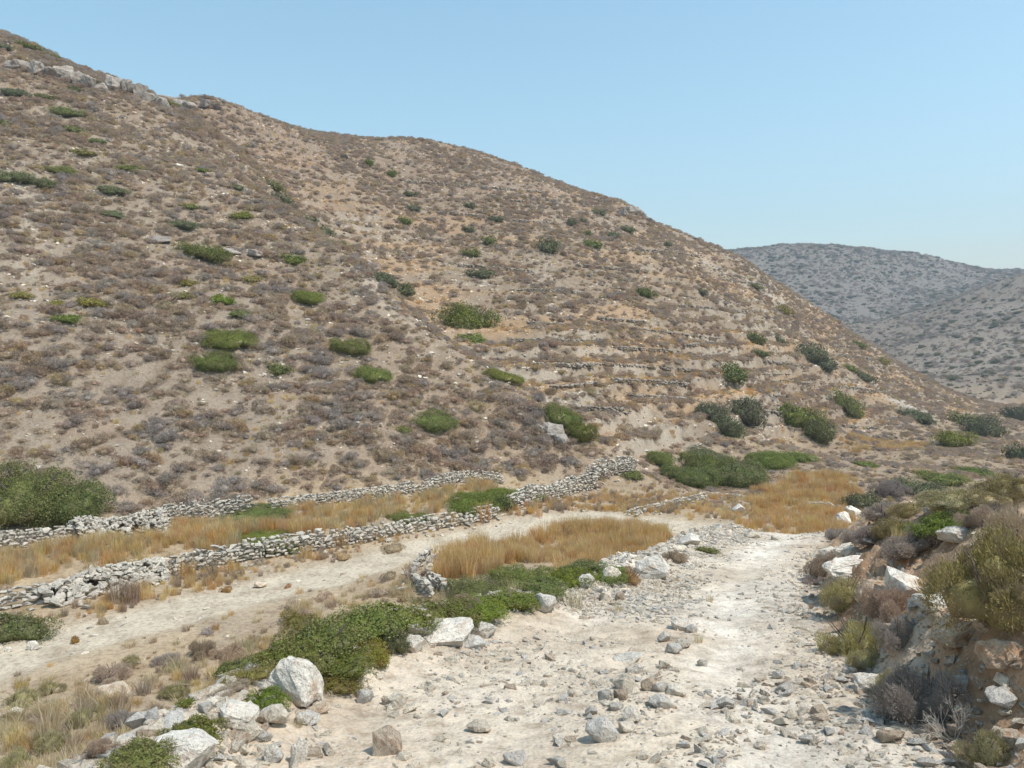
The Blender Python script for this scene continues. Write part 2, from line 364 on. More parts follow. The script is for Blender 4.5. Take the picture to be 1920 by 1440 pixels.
M_TAN = mat_leaf('dry_tan_twig', [(0.36, 0.265, 0.155), (0.46, 0.345, 0.21), (0.55, 0.43, 0.275)], 0.3, 0.3, rough=1)
M_RUST = mat_leaf('rusty_twig', [(0.250, 0.131, 0.054), (0.338, 0.194, 0.078), (0.413, 0.250, 0.108)], 0.3, 0.15, rough=1)
M_OLIVE = mat_leaf('olive_twig_leaf', [(0.203, 0.177, 0.070), (0.304, 0.261, 0.105), (0.423, 0.355, 0.158)], 0.3, 0.2, alt=(0.270, 0.211, 0.122))
M_THYME = mat_leaf('yellow_grey_twig_leaf', [(0.287, 0.254, 0.101), (0.423, 0.372, 0.152), (0.558, 0.490, 0.237)], 0.2, 0.2, alt=(0.338, 0.280, 0.186))
M_STRAW = mat_leaf('straw_blade', [(0.6, 0.42, 0.19), (0.71, 0.52, 0.255), (0.78, 0.61, 0.34)], 0.25, 0.45, rough=1)
M_STRAWO = mat_leaf('orange_straw_blade', [(0.57, 0.345, 0.135), (0.67, 0.43, 0.18), (0.75, 0.52, 0.25)], 0.25, 0.45, rough=1)
M_STRAWP = mat_leaf('pale_straw_blade', [(0.459, 0.372, 0.221), (0.581, 0.479, 0.286), (0.702, 0.599, 0.377)], 0.25, 0.45, rough=1)
M_BARK = mat_leaf('grey_branch', [(0.12, 0.10, 0.08), (0.18, 0.15, 0.125)], 0.2, 0.0, rough=1)
M_LIME = mat_rock('pale_limestone', (0.80, 0.69, 0.54), (0.77, 0.68, 0.55), (0.47, 0.35, 0.25))
M_TANROCK = mat_rock('tan_limestone', (0.58, 0.47, 0.35), (0.64, 0.53, 0.41), (0.40, 0.25, 0.16), 3.0, 0.5)
M_GREYROCK = mat_rock('grey_limestone', (0.63, 0.585, 0.52), (0.70, 0.64, 0.56), (0.40, 0.33, 0.27), 3.5, 0.6)
M_GREYDARK = mat_rock('weathered_grey_limestone', (0.29, 0.255, 0.22), (0.34, 0.295, 0.25), (0.25, 0.19, 0.145), 2.0, 0.5)
M_WHITEROCK = mat_rock('white_limestone', (0.74, 0.67, 0.57), (0.70, 0.645, 0.56), (0.50, 0.37, 0.27), 2.5, 0.54)
M_WALL = mat_rock('wall_limestone', (0.62, 0.555, 0.46), (0.50, 0.455, 0.385), (0.33, 0.26, 0.20), 3.0, 0.58)
M_BANKROCK = mat_rock('bank_rock', (0.56, 0.465, 0.36), (0.47, 0.365, 0.265), (0.42, 0.255, 0.15), 2.2, 0.44)

# ------------------------------------------------------------------ terrain sheet, cut into its named stretches
def lerp3(c, m, col):
    return c * (1 - m[:, None]) + np.asarray(col)[None] * m[:, None]
def build_terrain():
    dense = np.radians(np.arange(-46, 46.001, 0.135))
    left = np.radians(np.linspace(-180, -46.4, 45)); right = np.radians(np.linspace(46.4, 180, 45)[:-1])
    th = np.concatenate([left, dense, right]); nt = len(th)
    rr = np.concatenate([np.exp(np.linspace(math.log(0.6), math.log(2.4), 18))[:-1], np.exp(np.linspace(math.log(2.4), math.log(250), 500))[:-1], np.exp(np.linspace(math.log(250), math.log(1100), 110))]); nr = len(rr)
    T, R = np.meshgrid(th, rr)
    x = (R * np.sin(T)).ravel(); y = (R * np.cos(T)).ravel()
    zn = ground(x, y, full=True); z = zn['z']
    n = len(x)
    big = fbm(x * 0.045, y * 0.045, 3, 81); med = fbm(x * 0.28, y * 0.28, 4, 83); sml = fbm(x * 1.5, y * 1.5, 3, 85)
    col = np.repeat(np.array([[0.37, 0.285, 0.20]]), n, 0)
    near, sec, far, onU, trk = zn['near'], zn['second'], zn['far'], zn['onU'], zn['trk']
    val = np.clip(1 - near - sec - far - onU, 0, 1)
    col = lerp3(col, near, (0.262, 0.205, 0.15))
    scree = sstep(0.12, 0.5, fbm((x * 0.86 + y * 0.51) * 0.30, (-x * 0.51 + y * 0.86) * 0.07, 4, 181))
    col = lerp3(col, near * scree * 0.8, (0.36, 0.298, 0.23))
    col = lerp3(col, near * sstep(0.15, 0.4, med) * 0.6, (0.255, 0.18, 0.122))
    col = lerp3(col, near * sstep(0.05, 0.45, big) * 0.7, (0.27, 0.195, 0.13))
    col = lerp3(col, near * sstep(4, 30, z) * 0.8, (0.26, 0.188, 0.13))
    col = lerp3(col, sec, (0.255, 0.19, 0.13))
    col = lerp3(col, sec * sstep(0.1, 0.45, med) * 0.7, (0.34, 0.28, 0.215))
    col = lerp3(col, sec * sstep(-0.05, 0.35, fbm(x * 0.09, z * 0.5, 3, 87)), (0.34, 0.225, 0.13))
    col = lerp3(col, sec * sstep(8, 28, z) * 0.7, (0.25, 0.172, 0.118))
    stepn = vnoise(zn['step'] * 3.7 + x * 0.03, zn['step'] * 1.3 + y * 0.015, 183)
    col = lerp3(col, np.clip(zn['flat'] * sstep(0.45, 0.6, stepn), 0, 1) * 0.85, (0.42, 0.275, 0.145))
    col = lerp3(col, np.clip(zn['riser'], 0, 1) * 0.75 * sstep(-0.1, 0.3, fbm(x * 0.12 + 5, y * 0.12, 3, 187)), (0.38, 0.32, 0.25))
    col = lerp3(col, sec * sstep(0.15, 0.5, fbm(x * 0.05 + 2, y * 0.05, 4, 189)) * sstep(20, 50, x) * 0.8, (0.44, 0.39, 0.325))
    col = lerp3(col, far, (0.215, 0.17, 0.13))
    col = lerp3(col, far * sstep(0.0, 0.4, fbm(x * 0.012, y * 0.012, 4, 185)) * 0.7, (0.29, 0.24, 0.19))
    col = lerp3(col, far * sstep(440, 480, y), (0.20, 0.172, 0.145))
    col = lerp3(col, val, (0.34, 0.262, 0.178))
    col = lerp3(col, val * sstep(-0.2, 0.3, med), (0.375, 0.28, 0.175))
    col = lerp3(col, val * sstep(42, 50, y) * 0.85, (0.28, 0.205, 0.14))
    col = lerp3(col, trk, (0.50, 0.425, 0.32))
    verge = (1 - sstep(1.4, 3.2, np.abs(zn['tr']))) * val * (1 - trk)
    col = lerp3(col, verge * 0.6, (0.43, 0.345, 0.245))
    s, t = zn['s'], zn['t']
    road = sstep(-0.5, 0.3, s + 0.3 * sml) * sstep(-0.15, 0.25, -t) * onU
    slope = onU * (1 - sstep(-0.5, 0.3, s + 0.3 * sml))
    col = lerp3(col, slope, (0.40, 0.32, 0.225))
    bank = onU * sstep(-0.25, 0.15, t)
    col = lerp3(col, bank, (0.36, 0.235, 0.145))
    col = lerp3(col, bank * sstep(0.15, 0.5, fbm(x * 0.9, y * 0.9, 3, 91)) * 0.8, (0.50, 0.40, 0.30))
    col = lerp3(col, bank * sstep(0.9, 1.6, t) * 0.6, (0.42, 0.335, 0.235))
    col = lerp3(col, road, (0.54, 0.45, 0.345))
    pale = road * (np.exp(-((t + 0.98) / 0.38) ** 2) + 0.5 * np.exp(-((t + 2.5) / 0.35) ** 2)) * sstep(-0.5, 0.4, med + 0.3) * (0.35 + 0.65 * sstep(4.8, 6.5, y))
    col = lerp3(col, np.clip(pale, 0, 1), (0.72, 0.65, 0.55))
    grey = road * sstep(0.1, 0.5, fbm(x * 0.55 + 7, y * 0.55, 3, 93)) * 0.55
    col = lerp3(col, grey, (0.50, 0.455, 0.39))
    col = lerp3(col, road * sstep(0.2, 0.6, fbm(x * 0.7 - 3, y * 0.7, 3, 95)) * 0.6, (0.50, 0.40, 0.295))
    stone = 0.5 + 0.9 * near * 0.5 + sec * 0.2 + 0.4 * road + 0.2 * val - 0.25 * np.clip(pale, 0, 1) - 0.15 * trk
    stone = stone + 0.35 * med
    # faces
    I, J = np.meshgrid(np.arange(nr - 1), np.arange(nt), indexing='ij'); I = I.ravel(); J = J.ravel(); J2 = (J + 1) % nt
    F = np.stack([I * nt + J, (I + 1) * nt + J, (I + 1) * nt + J2, I * nt + J2], 1)
    fm = lambda a: a[F].mean(1)
    yc = fm(y); xc = fm(x)
    reg = np.full(len(F), 0)                                   # valley ground
    reg[fm(trk) > 0.4] = 1
    hill_n = fm(near) > 0.5; hill_s = (fm(sec) > 0.5)
    reg[hill_n] = 2; reg[hill_s] = 3
    farm = fm(far) > 0.5
    hs, _, _, _ = poly_dist(xc, yc, [(150, 300), (190, 440), (330, 480), (700, 560)])
    reg[farm & (hs <= 0)] = 4; reg[farm & (hs > 0)] = 5
    onUf = fm(onU) > 0.5
    sf, tf = fm(s), fm(t)
    reg[onUf] = 6
    reg[onUf & (sf > -0.1) & (tf < 0.05)] = 7
    reg[onUf & (tf >= 0.05)] = 8
    V = np.stack([x, y, z], 1)
    specs = [('valley_ground', 'dry stony valley floor between the dirt road and the hills', 'ground'),
             ('dirt_track', 'pale lower dirt track winding between the dry-stone walls', 'track'),
             ('hillside', 'near brown hillside rising on the left, dotted with cushion shrubs', 'hill'),
             ('terraced_hillside', 'wide brown hillside with old terraces behind the near slope', 'hill'),
             ('far_hill', 'rounded grey-blue hill closing the end of the valley', 'hill'),
             ('side_hill', 'grey scrub-dotted hill falling from the right edge', 'hill'),
             ('road_embankment', 'shrubby slope dropping from the upper road to the lower track', 'slope'),
             ('dirt_road', 'rough whitish dirt road strewn with broken limestone', 'road'),
             ('roadside_bank', 'cut bank of reddish earth and rock right of the road', 'bank')]
    for r, (nm, lb, ct) in enumerate(specs):
        sel = F[reg == r]
        if not len(sel): continue
        used, inv = np.unique(sel, return_inverse=True)
        me = mesh_np(nm, V[used], inv.reshape(-1, 4), [M_GROUND], smooth=True)
        ca = me.attributes.new('gcol', 'FLOAT_COLOR', 'POINT'); ca.data.foreach_set('color', np.concatenate([col[used], np.ones((len(used), 1))], 1).astype(np.float32).ravel())
        sa = me.attributes.new('gstone', 'FLOAT', 'POINT'); sa.data.foreach_set('value', stone[used].astype(np.float32))
        tag(add(nm, me), lb, ct, kind='structure')
build_terrain()

# ------------------------------------------------------------------ plant and rock meshes
def lump_dome(rng, k, squash=1.0, top=1.0):
    """centres and radii of overlapping lumps that make up a bush about 1 across in radius and 1 high"""
    c = [(0.1 * rng.normal(), 0.1 * rng.normal(), 0.24 * top, 0.52)]
    for i in range(k):
        a = rng.rand() * 6.283; r = 0.30 + 0.52 * math.sqrt(rng.rand()); rad = 0.16 + 0.24 * rng.rand()
        z = top * (0.10 + 0.62 * rng.rand() * (1 - r * 0.75))
        c.append((r * math.cos(a), r * math.sin(a), z, rad))
    return np.array(c)
def shell_points(rng, lumps, n, depth=0.22):
    w = lumps[:, 3] ** 2; w = w / w.sum()
    pts = []; nrm = []
    need = n
    while need > 0:
        m = int(need * 2.2) + 50
        k = rng.choice(len(lumps), m, p=w)
        d = rng.normal(size=(m, 3)); d /= np.linalg.norm(d, axis=1)[:, None]
        d[:, 2] = np.abs(d[:, 2]) * np.where(rng.rand(m) < 0.8, 1, -1)
        rr = lumps[k, 3] * (1 - depth * rng.rand(m) ** 2)
        p = lumps[k, :3] + d * rr[:, None]
        ok = p[:, 2] > -0.08
        for L in lumps:
            ok &= (np.linalg.norm(p - L[:3], axis=1) > L[3] * (1 - depth * 1.15)) 
        p, d = p[ok][:need], d[ok][:need]
        pts.append(p); nrm.append(d); need -= len(p)
    return np.concatenate(pts), np.concatenate(nrm)
def leaf_quads(rng, p, nrm, size, aspect=0.5, flat=0.55, up=0.3, jit=0.35):
    n = len(p)
    u = nrm * flat + rng.normal(size=(n, 3)) * 0.55; u[:, 2] += up
    u /= np.linalg.norm(u, axis=1)[:, None] + 1e-9                     # leaf normal
    t = np.cross(u, rng.normal(size=(n, 3))); t /= np.linalg.norm(t, axis=1)[:, None] + 1e-9
    b = np.cross(u, t)
    s = size * (1 - jit + 2 * jit * rng.rand(n))[:, None]
    v = np.stack([p - t * s * 0.5, p + b * s * aspect * 0.5, p + t * s * 0.5, p - b * s * aspect * 0.5], 1).reshape(-1, 3)
    return v, np.arange(4 * n).reshape(-1, 4)
def twig_tris(rng, p, nrm, length, width, spread=0.5, up=0.4):
    n = len(p)
    d = nrm + rng.normal(size=(n, 3)) * spread; d[:, 2] += up; d /= np.linalg.norm(d, axis=1)[:, None] + 1e-9
    w = np.cross(d, rng.normal(size=(n, 3))); w /= np.linalg.norm(w, axis=1)[:, None] + 1e-9
    L = length * (0.5 + rng.rand(n))[:, None]
    a = p - d * L * 0.5; e = p + d * L * 0.5; m = p + d * L * 0.1
    v = np.stack([a, m + w * width, e, m - w * width], 1).reshape(-1, 3)
    return v, np.arange(4 * n).reshape(-1, 4)
_ico = {}
def ico(sub):
    if sub not in _ico:
        bm = bmesh.new(); bmesh.ops.create_icosphere(bm, subdivisions=sub, radius=1); bm.verts.ensure_lookup_table()
        _ico[sub] = (np.array([v.co[:] for v in bm.verts]), np.array([[v.index for v in f.verts] for f in bm.faces])); bm.free()
    return _ico[sub]
def core_dome(rng, lumps, sub=2, shrink=0.80):
    """ragged inner mass of branches and inner leaves, as quads with a doubled corner"""
    v, f = ico(sub); out = np.zeros_like(v)
    for i, d in enumerate(v):
        r = 0.15
        for L in lumps:
            o = -L[:3] + np.array([0, 0, 0.12]); bq = d @ o; cq = o @ o - L[3] ** 2; disc = bq * bq - cq
            if disc > 0: r = max(r, -bq + math.sqrt(disc))
        out[i] = d * r * shrink * (0.90 + 0.16 * rng.rand()) + np.array([0, 0, 0.10])
    out[:, 2] = np.maximum(out[:, 2], -0.1)
    return out, np.concatenate([f, f[:, 2:3]], 1)
def tri_fix(f):
    return f
def join_np(parts):
    vs, fs, o = [], [], 0
    for v, f in parts:
        vs.append(v); fs.append(np.asarray(f) + o); o += len(v)
    return np.concatenate(vs), np.concatenate(fs)
def mesh_mixed(name, quads, tris, mat):
    """mesh of quads (v,f) and optional triangles (v,f)"""
    me = bpy.data.meshes.new(name)
    vq, fq = quads; nv = len(vq)
    if tris is not None:
        v = np.concatenate([vq, tris[0]]); ft = np.asarray(tris[1]) + nv
    else:
        v = vq; ft = np.zeros((0, 3), int)
    me.vertices.add(len(v)); me.vertices.foreach_set('co', v.astype(np.float32).ravel())
    li = np.concatenate([fq.ravel(), ft.ravel()]).astype(np.int32)
    me.loops.add(len(li)); me.loops.foreach_set('vertex_index', li)
    tot = np.concatenate([np.full(len(fq), 4), np.full(len(ft), 3)]).astype(np.int32)
    st = np.concatenate([[0], np.cumsum(tot)[:-1]]).astype(np.int32)
    me.polygons.add(len(tot)); me.polygons.foreach_set('loop_start', st); me.polygons.foreach_set('loop_total', tot)
    me.update(calc_edges=True); me.materials.append(mat)
    return me
def bush_mesh(name, seed, mat, n, size, kind='leaf', lumps=7, top=1.0, core=2, aspect=0.5, up=0.3, depth=0.22, shrink=0.8, ragged=0.16):
    rng = np.random.RandomState(seed)
    L = lump_dome(rng, lumps, top=top)
    p, d = shell_points(rng, L, n, depth)
    p = p + rng.normal(size=p.shape) * 0.018
    rag = fbm(p[:, 0] * 3.1 + p[:, 2] * 2.3 + seed, p[:, 1] * 3.1 - p[:, 2] * 1.9, 3, seed) * ragged + np.where(rng.rand(len(p)) < 0.10, rng.exponential(0.055, len(p)), 0)
    p = p + d * rag[:, None]; p[:, 2] = np.maximum(p[:, 2], -0.06)
    if kind == 'leaf': q = leaf_quads(rng, p, d, size, aspect, up=up)
    else: q = twig_tris(rng, p, d, size, size * aspect, up=up)
    t = None
    if core:
        cv, cf = core_dome(rng, L, core, shrink); t = (cv, cf[:, :3])
    return mesh_mixed(name, q, t, mat)
def branch_mesh(name, seed, n=16, mat=None):
    """woody stems that fan out from the root inside a bush"""
    rng = np.random.RandomState(seed); vs = []; fs = []; o = 0
    for i in range(n):
        a = rng.rand() * 6.283; sp = 0.25 + 0.5 * rng.rand(); hgt = 0.45 + 0.4 * rng.rand()
        pts = [np.array([0.05 * math.cos(a), 0.05 * math.sin(a), -0.12]), np.array([sp * 0.5 * math.cos(a), sp * 0.5 * math.sin(a), hgt * 0.5]), np.array([sp * math.cos(a + 0.3), sp * math.sin(a + 0.3), hgt])]
        rad = [0.035, 0.022, 0.008]
        for k, (q, r) in enumerate(zip(pts, rad)):
            for j in range(4):
                b = j * math.pi / 2; vs.append(q + np.array([math.cos(b) * r, math.sin(b) * r, 0]))
        for k in range(2):
            for j in range(4): fs.append([o + 4 * k + j, o + 4 * k + (j + 1) % 4, o + 4 * k + 4 + (j + 1) % 4, o + 4 * k + 4 + j])
        o += 12
    return mesh_np(name, vs, fs, [mat or M_BARK])
def tuft_mesh(name, seed, mat, n=60, h=1.0, spread=0.5, width=0.02, lean=0.25, droop=0.25):
    """a tuft of dry grass blades, one unit high"""
    rng = np.random.RandomState(seed)
    a = rng.rand(n) * 6.283; r = spread * np.sqrt(rng.rand(n)); bx = r * np.cos(a); by = r * np.sin(a)
    L = h * (0.55 + 0.5 * rng.rand(n)); dx = np.cos(a) * lean * rng.rand(n) + rng.normal(size=n) * 0.12 + 0.05; dy = np.sin(a) * lean * rng.rand(n) + rng.normal(size=n) * 0.12
    wa = rng.rand(n) * 6.283; wx = np.cos(wa) * width; wy = np.sin(wa) * width
    z0 = np.full(n, -0.06)
    b0 = np.stack([bx - wx, by - wy, z0], 1); b1 = np.stack([bx + wx, by + wy, z0], 1)
    mx, my, mz = bx + dx * L * 0.5, by + dy * L * 0.5, L * 0.6
    m0 = np.stack([mx - wx * .8, my - wy * .8, mz], 1); m1 = np.stack([mx + wx * .8, my + wy * .8, mz], 1)
    tx, ty, tz = bx + dx * L * (1.1 + droop), by + dy * L * (1.1 + droop), L * (1 - 0.1 * rng.rand(n))
    t0 = np.stack([tx - wx * .3, ty - wy * .3, tz], 1); t1 = np.stack([tx + wx * .3, ty + wy * .3, tz], 1)
    v = np.stack([b0, b1, m1, m0, t1, t0], 1).reshape(-1, 3)
    k = np.arange(n)[:, None] * 6
    f = np.concatenate([k + np.array([[0, 1, 2, 3]]), k + np.array([[3, 2, 4, 5]])])
    return mesh_np(name, v, f, [mat])
def hull_rock(name, seed, mat, n=14, dims=(1, 1, 1), detail=0, rough=0.05, boxy=0.5, smooth=False):
    """angular broken stone: hull of random points, optionally broken up further"""
    rng = np.random.RandomState(seed); bm = bmesh.new()
    for i in range(n):
        d = rng.normal(size=3); d /= np.linalg.norm(d)
        d = d / (np.abs(d).max() ** boxy); d *= 0.86 + 0.14 * rng.rand()
        bm.verts.new((d[0] * dims[0], d[1] * dims[1], d[2] * dims[2]))
    bmesh.ops.convex_hull(bm, input=bm.verts, use_existing_faces=False)
    for v in [v for v in bm.verts if not v.link_faces]: bm.verts.remove(v)
    if detail:
        bmesh.ops.triangulate(bm, faces=bm.faces)
        bmesh.ops.bevel(bm, geom=list(bm.edges), offset=0.045, segments=1, affect='EDGES', profile=0.5, clamp_overlap=True)
        for k in range(detail):
            bmesh.ops.triangulate(bm, faces=bm.faces)
            bmesh.ops.subdivide_edges(bm, edges=[e for e in bm.edges if e.calc_length() > 0.28 / (k + 1)], cuts=1, use_grid_fill=True)
        co = np.array([v.co[:] for v in bm.verts])
        nz = fbm(co[:, 0] * 2.1 + co[:, 2] * 1.3 + seed, co[:, 1] * 2.1 - co[:, 2] * 1.7, 4, seed, 0.6) * rough * 2 + fbm(co[:, 0] * 6 + seed, co[:, 1] * 6 + co[:, 2] * 5, 2, seed + 3) * rough * 0.7
        bm.normal_update()
        for v, q in zip(bm.verts, nz): v.co += v.normal * q
    bmesh.ops.recalc_face_normals(bm, faces=bm.faces)
    me = bpy.data.meshes.new(name); bm.to_mesh(me); bm.free(); me.materials.append(mat)
    return me

def slope_rot(x, y, k=0.6):
    """euler that leans a thing part of the way with the slope"""
    e = 0.6
    zz = gzs(np.array([x - e, x + e, x, x]), np.array([y, y, y - e, y + e]))
    return (math.atan((zz[3] - zz[2]) / (2 * e)) * k, -math.atan((zz[1] - zz[0]) / (2 * e)) * k)

# scatter of instances for what nobody could count
def scatter(name, pts, scl, rot, idx, sources, label, cat):
    me = bpy.data.meshes.new(name); pts = np.asarray(pts, np.float32); n = len(pts)
    me.vertices.add(n); me.vertices.foreach_set('co', pts.ravel())
    a = me.attributes.new('i_scale', 'FLOAT_VECTOR', 'POINT'); a.data.foreach_set('vector', np.asarray(scl, np.float32).ravel())
    a = me.attributes.new('i_rot', 'FLOAT_VECTOR', 'POINT'); a.data.foreach_set('vector', np.asarray(rot, np.float32).ravel())
    a = me.attributes.new('i_idx', 'INT', 'POINT'); a.data.foreach_set('value', np.asarray(idx, np.int32))
    o = add(name, me); tag(o, label, cat, kind='stuff')
    g = bpy.data.node_groups.new(name + '_nodes', 'GeometryNodeTree')
    g.interface.new_socket('Geometry', in_out='INPUT', socket_type='NodeSocketGeometry'); g.interface.new_socket('Geometry', in_out='OUTPUT', socket_type='NodeSocketGeometry')
    gi = g.nodes.new('NodeGroupInput'); go = g.nodes.new('NodeGroupOutput'); ip = g.nodes.new('GeometryNodeInstanceOnPoints'); jn = g.nodes.new('GeometryNodeJoinGeometry')
    for s in sources:
        oi = g.nodes.new('GeometryNodeObjectInfo'); oi.transform_space = 'ORIGINAL'; oi.inputs['Object'].default_value = s; oi.inputs['As Instance'].default_value = True
        g.links.new(oi.outputs['Geometry'], jn.inputs[0])
    def attr(nm, typ):
        nd = g.nodes.new('GeometryNodeInputNamedAttribute'); nd.data_type = typ; nd.inputs['Name'].default_value = nm
        return nd.outputs['Attribute']
    g.links.new(gi.outputs[0], ip.inputs['Points']); g.links.new(jn.outputs[0], ip.inputs['Instance']); ip.inputs['Pick Instance'].default_value = True
    g.links.new(attr('i_idx', 'INT'), ip.inputs['Instance Index']); g.links.new(attr('i_scale', 'FLOAT_VECTOR'), ip.inputs['Scale'])
    er = g.nodes.new('FunctionNodeEulerToRotation'); g.links.new(attr('i_rot', 'FLOAT_VECTOR'), er.inputs[0]); g.links.new(er.outputs[0], ip.inputs['Rotation'])
    g.links.new(ip.outputs[0], go.inputs[0])
    md = o.modifiers.new('scatter', 'NODES'); md.node_group = g
    return o

# mesh families
CUSH = [bush_mesh('cushion_shrub', 100 + i, m, 1250, 0.17, 'twig', 7, 0.95, 1, 0.085, depth=0.3, shrink=0.62, ragged=0.16) for i, m in enumerate([M_BROWN, M_BROWN, M_GREY, M_BROWN, M_GREY, M_TAN, M_BROWN, M_BROWN])]
ORANGE = [bush_mesh('orange_cushion', 130 + i, m, 900, 0.16, 'twig', 5, 1.0, 2, 0.10, depth=0.15, shrink=0.86) for i, m in enumerate([M_RUST, M_TAN])]
G_FAR = {k: [bush_mesh(k + '_bush', 150 + i + j * 10, m, 1500, 0.12, 'leaf', 13, 0.95, 2, 0.55, depth=0.4, shrink=0.68, ragged=0.30) for i in range(3)] for j, (k, m) in enumerate((('green', M_GREEN), ('bright', M_BRIGHT), ('dark', M_DARK), ('yellow', M_YELLOW)))}
G_MID = {k: [bush_mesh(k + '_bush', 200 + i + j * 10, m, 7500, 0.058, 'leaf', 18, 0.95, 3, 0.55, depth=0.35, shrink=0.72, ragged=0.24) for i in range(2)] for j, (k, m) in enumerate((('green', M_GREEN), ('bright', M_BRIGHT), ('dark', M_DARK), ('yellow', M_YELLOW)))}
G_BIG = {k: [bush_mesh(k + '_bush', 250 + j * 10, m, 26000, 0.032, 'leaf', 34, 0.95, 3, 0.6, depth=0.3, shrink=0.74, ragged=0.2)] for j, (k, m) in enumerate((('green', M_GREEN), ('bright', M_BRIGHT), ('dark', M_DARK)))}
NEARB = {'olive': [bush_mesh('olive_bush', 300 + i, M_OLIVE, 17000, 0.055, 'twig', 18, 0.95, 3, 0.13, depth=0.30, shrink=0.74) for i in range(2)],
         'thyme': [bush_mesh('thyme_bush', 310 + i, M_THYME, 13000, 0.075, 'twig', 8, 0.95, 3, 0.07, depth=0.35, up=0.7, shrink=0.72) for i in range(2)],
         'grey': [bush_mesh('grey_bush', 320 + i, M_GREY, 11000, 0.10, 'twig', 8, 0.95, 3, 0.06, depth=0.35, shrink=0.74) for i in range(2)],
         'brown': [bush_mesh('brown_bush', 330 + i, M_BROWN, 11000, 0.10, 'twig', 8, 0.95, 3, 0.06, depth=0.35, shrink=0.74) for i in range(2)],
         'rust': [bush_mesh('rust_bush', 340 + i, M_RUST, 7000, 0.10, 'twig', 8, 0.95, 3, 0.06, depth=0.35, shrink=0.74) for i in range(1)],
         'green': G_MID['green'], 'bright': G_MID['bright'], 'dark': G_MID['dark'], 'yellow': G_MID['yellow']}
BRANCH = [branch_mesh('branches', 400 + i) for i in range(2)]
TUFT = {'straw': [tuft_mesh('grass_tuft', 500 + i, M_STRAW, 80, 1, 0.55, 0.016) for i in range(3)],
        'orange': [tuft_mesh('grass_tuft', 510 + i, M_STRAWO, 80, 1, 0.55, 0.016) for i in range(3)],
        'pale': [tuft_mesh('grass_tuft', 520 + i, M_STRAWP, 80, 1, 0.5, 0.014, 0.5) for i in range(3)],
        'brown': [tuft_mesh('grass_tuft', 530 + i, M_BROWN, 90, 1, 0.4, 0.016, 0.4) for i in range(2)]}
STONE_W = [hull_rock('wall_stone', 600 + i, M_WALL, 12, (1, 0.8, 0.55), 0, boxy=0.7) for i in range(12)]
PEB = [hull_rock('pebble', 640 + i, m, 10, (1, 0.8, 0.6), 0, boxy=0.4) for i, m in enumerate([M_LIME, M_LIME, M_GREYROCK, M_TANROCK, M_LIME, M_GREYROCK])]
ROCKS = {'lime': [hull_rock('rock', 700 + i, M_LIME, 16, (1, .8, .6), 1, 0.05, 0.55) for i in range(5)],
         'grey': [hull_rock('rock', 710 + i, M_GREYROCK, 16, (1, .8, .6), 1, 0.05, 0.55) for i in range(4)],
         'tan': [hull_rock('rock', 720 + i, M_TANROCK, 16, (1, .8, .6), 1, 0.05, 0.55) for i in range(4)],
         'white': [hull_rock('boulder', 730 + i, M_WHITEROCK, 18, (1, .8, .7), 2, 0.06, 0.5) for i in range(4)],
         'crag': [hull_rock('crag_rock', 750 + i, M_GREYDARK, 20, (1, .8, .7), 2, 0.09, 0.6) for i in range(4)],
         'bank': [hull_rock('outcrop', 740 + i, M_BANKROCK, 22, (1, .8, .7), 2, 0.085, 0.55) for i in range(4)]}

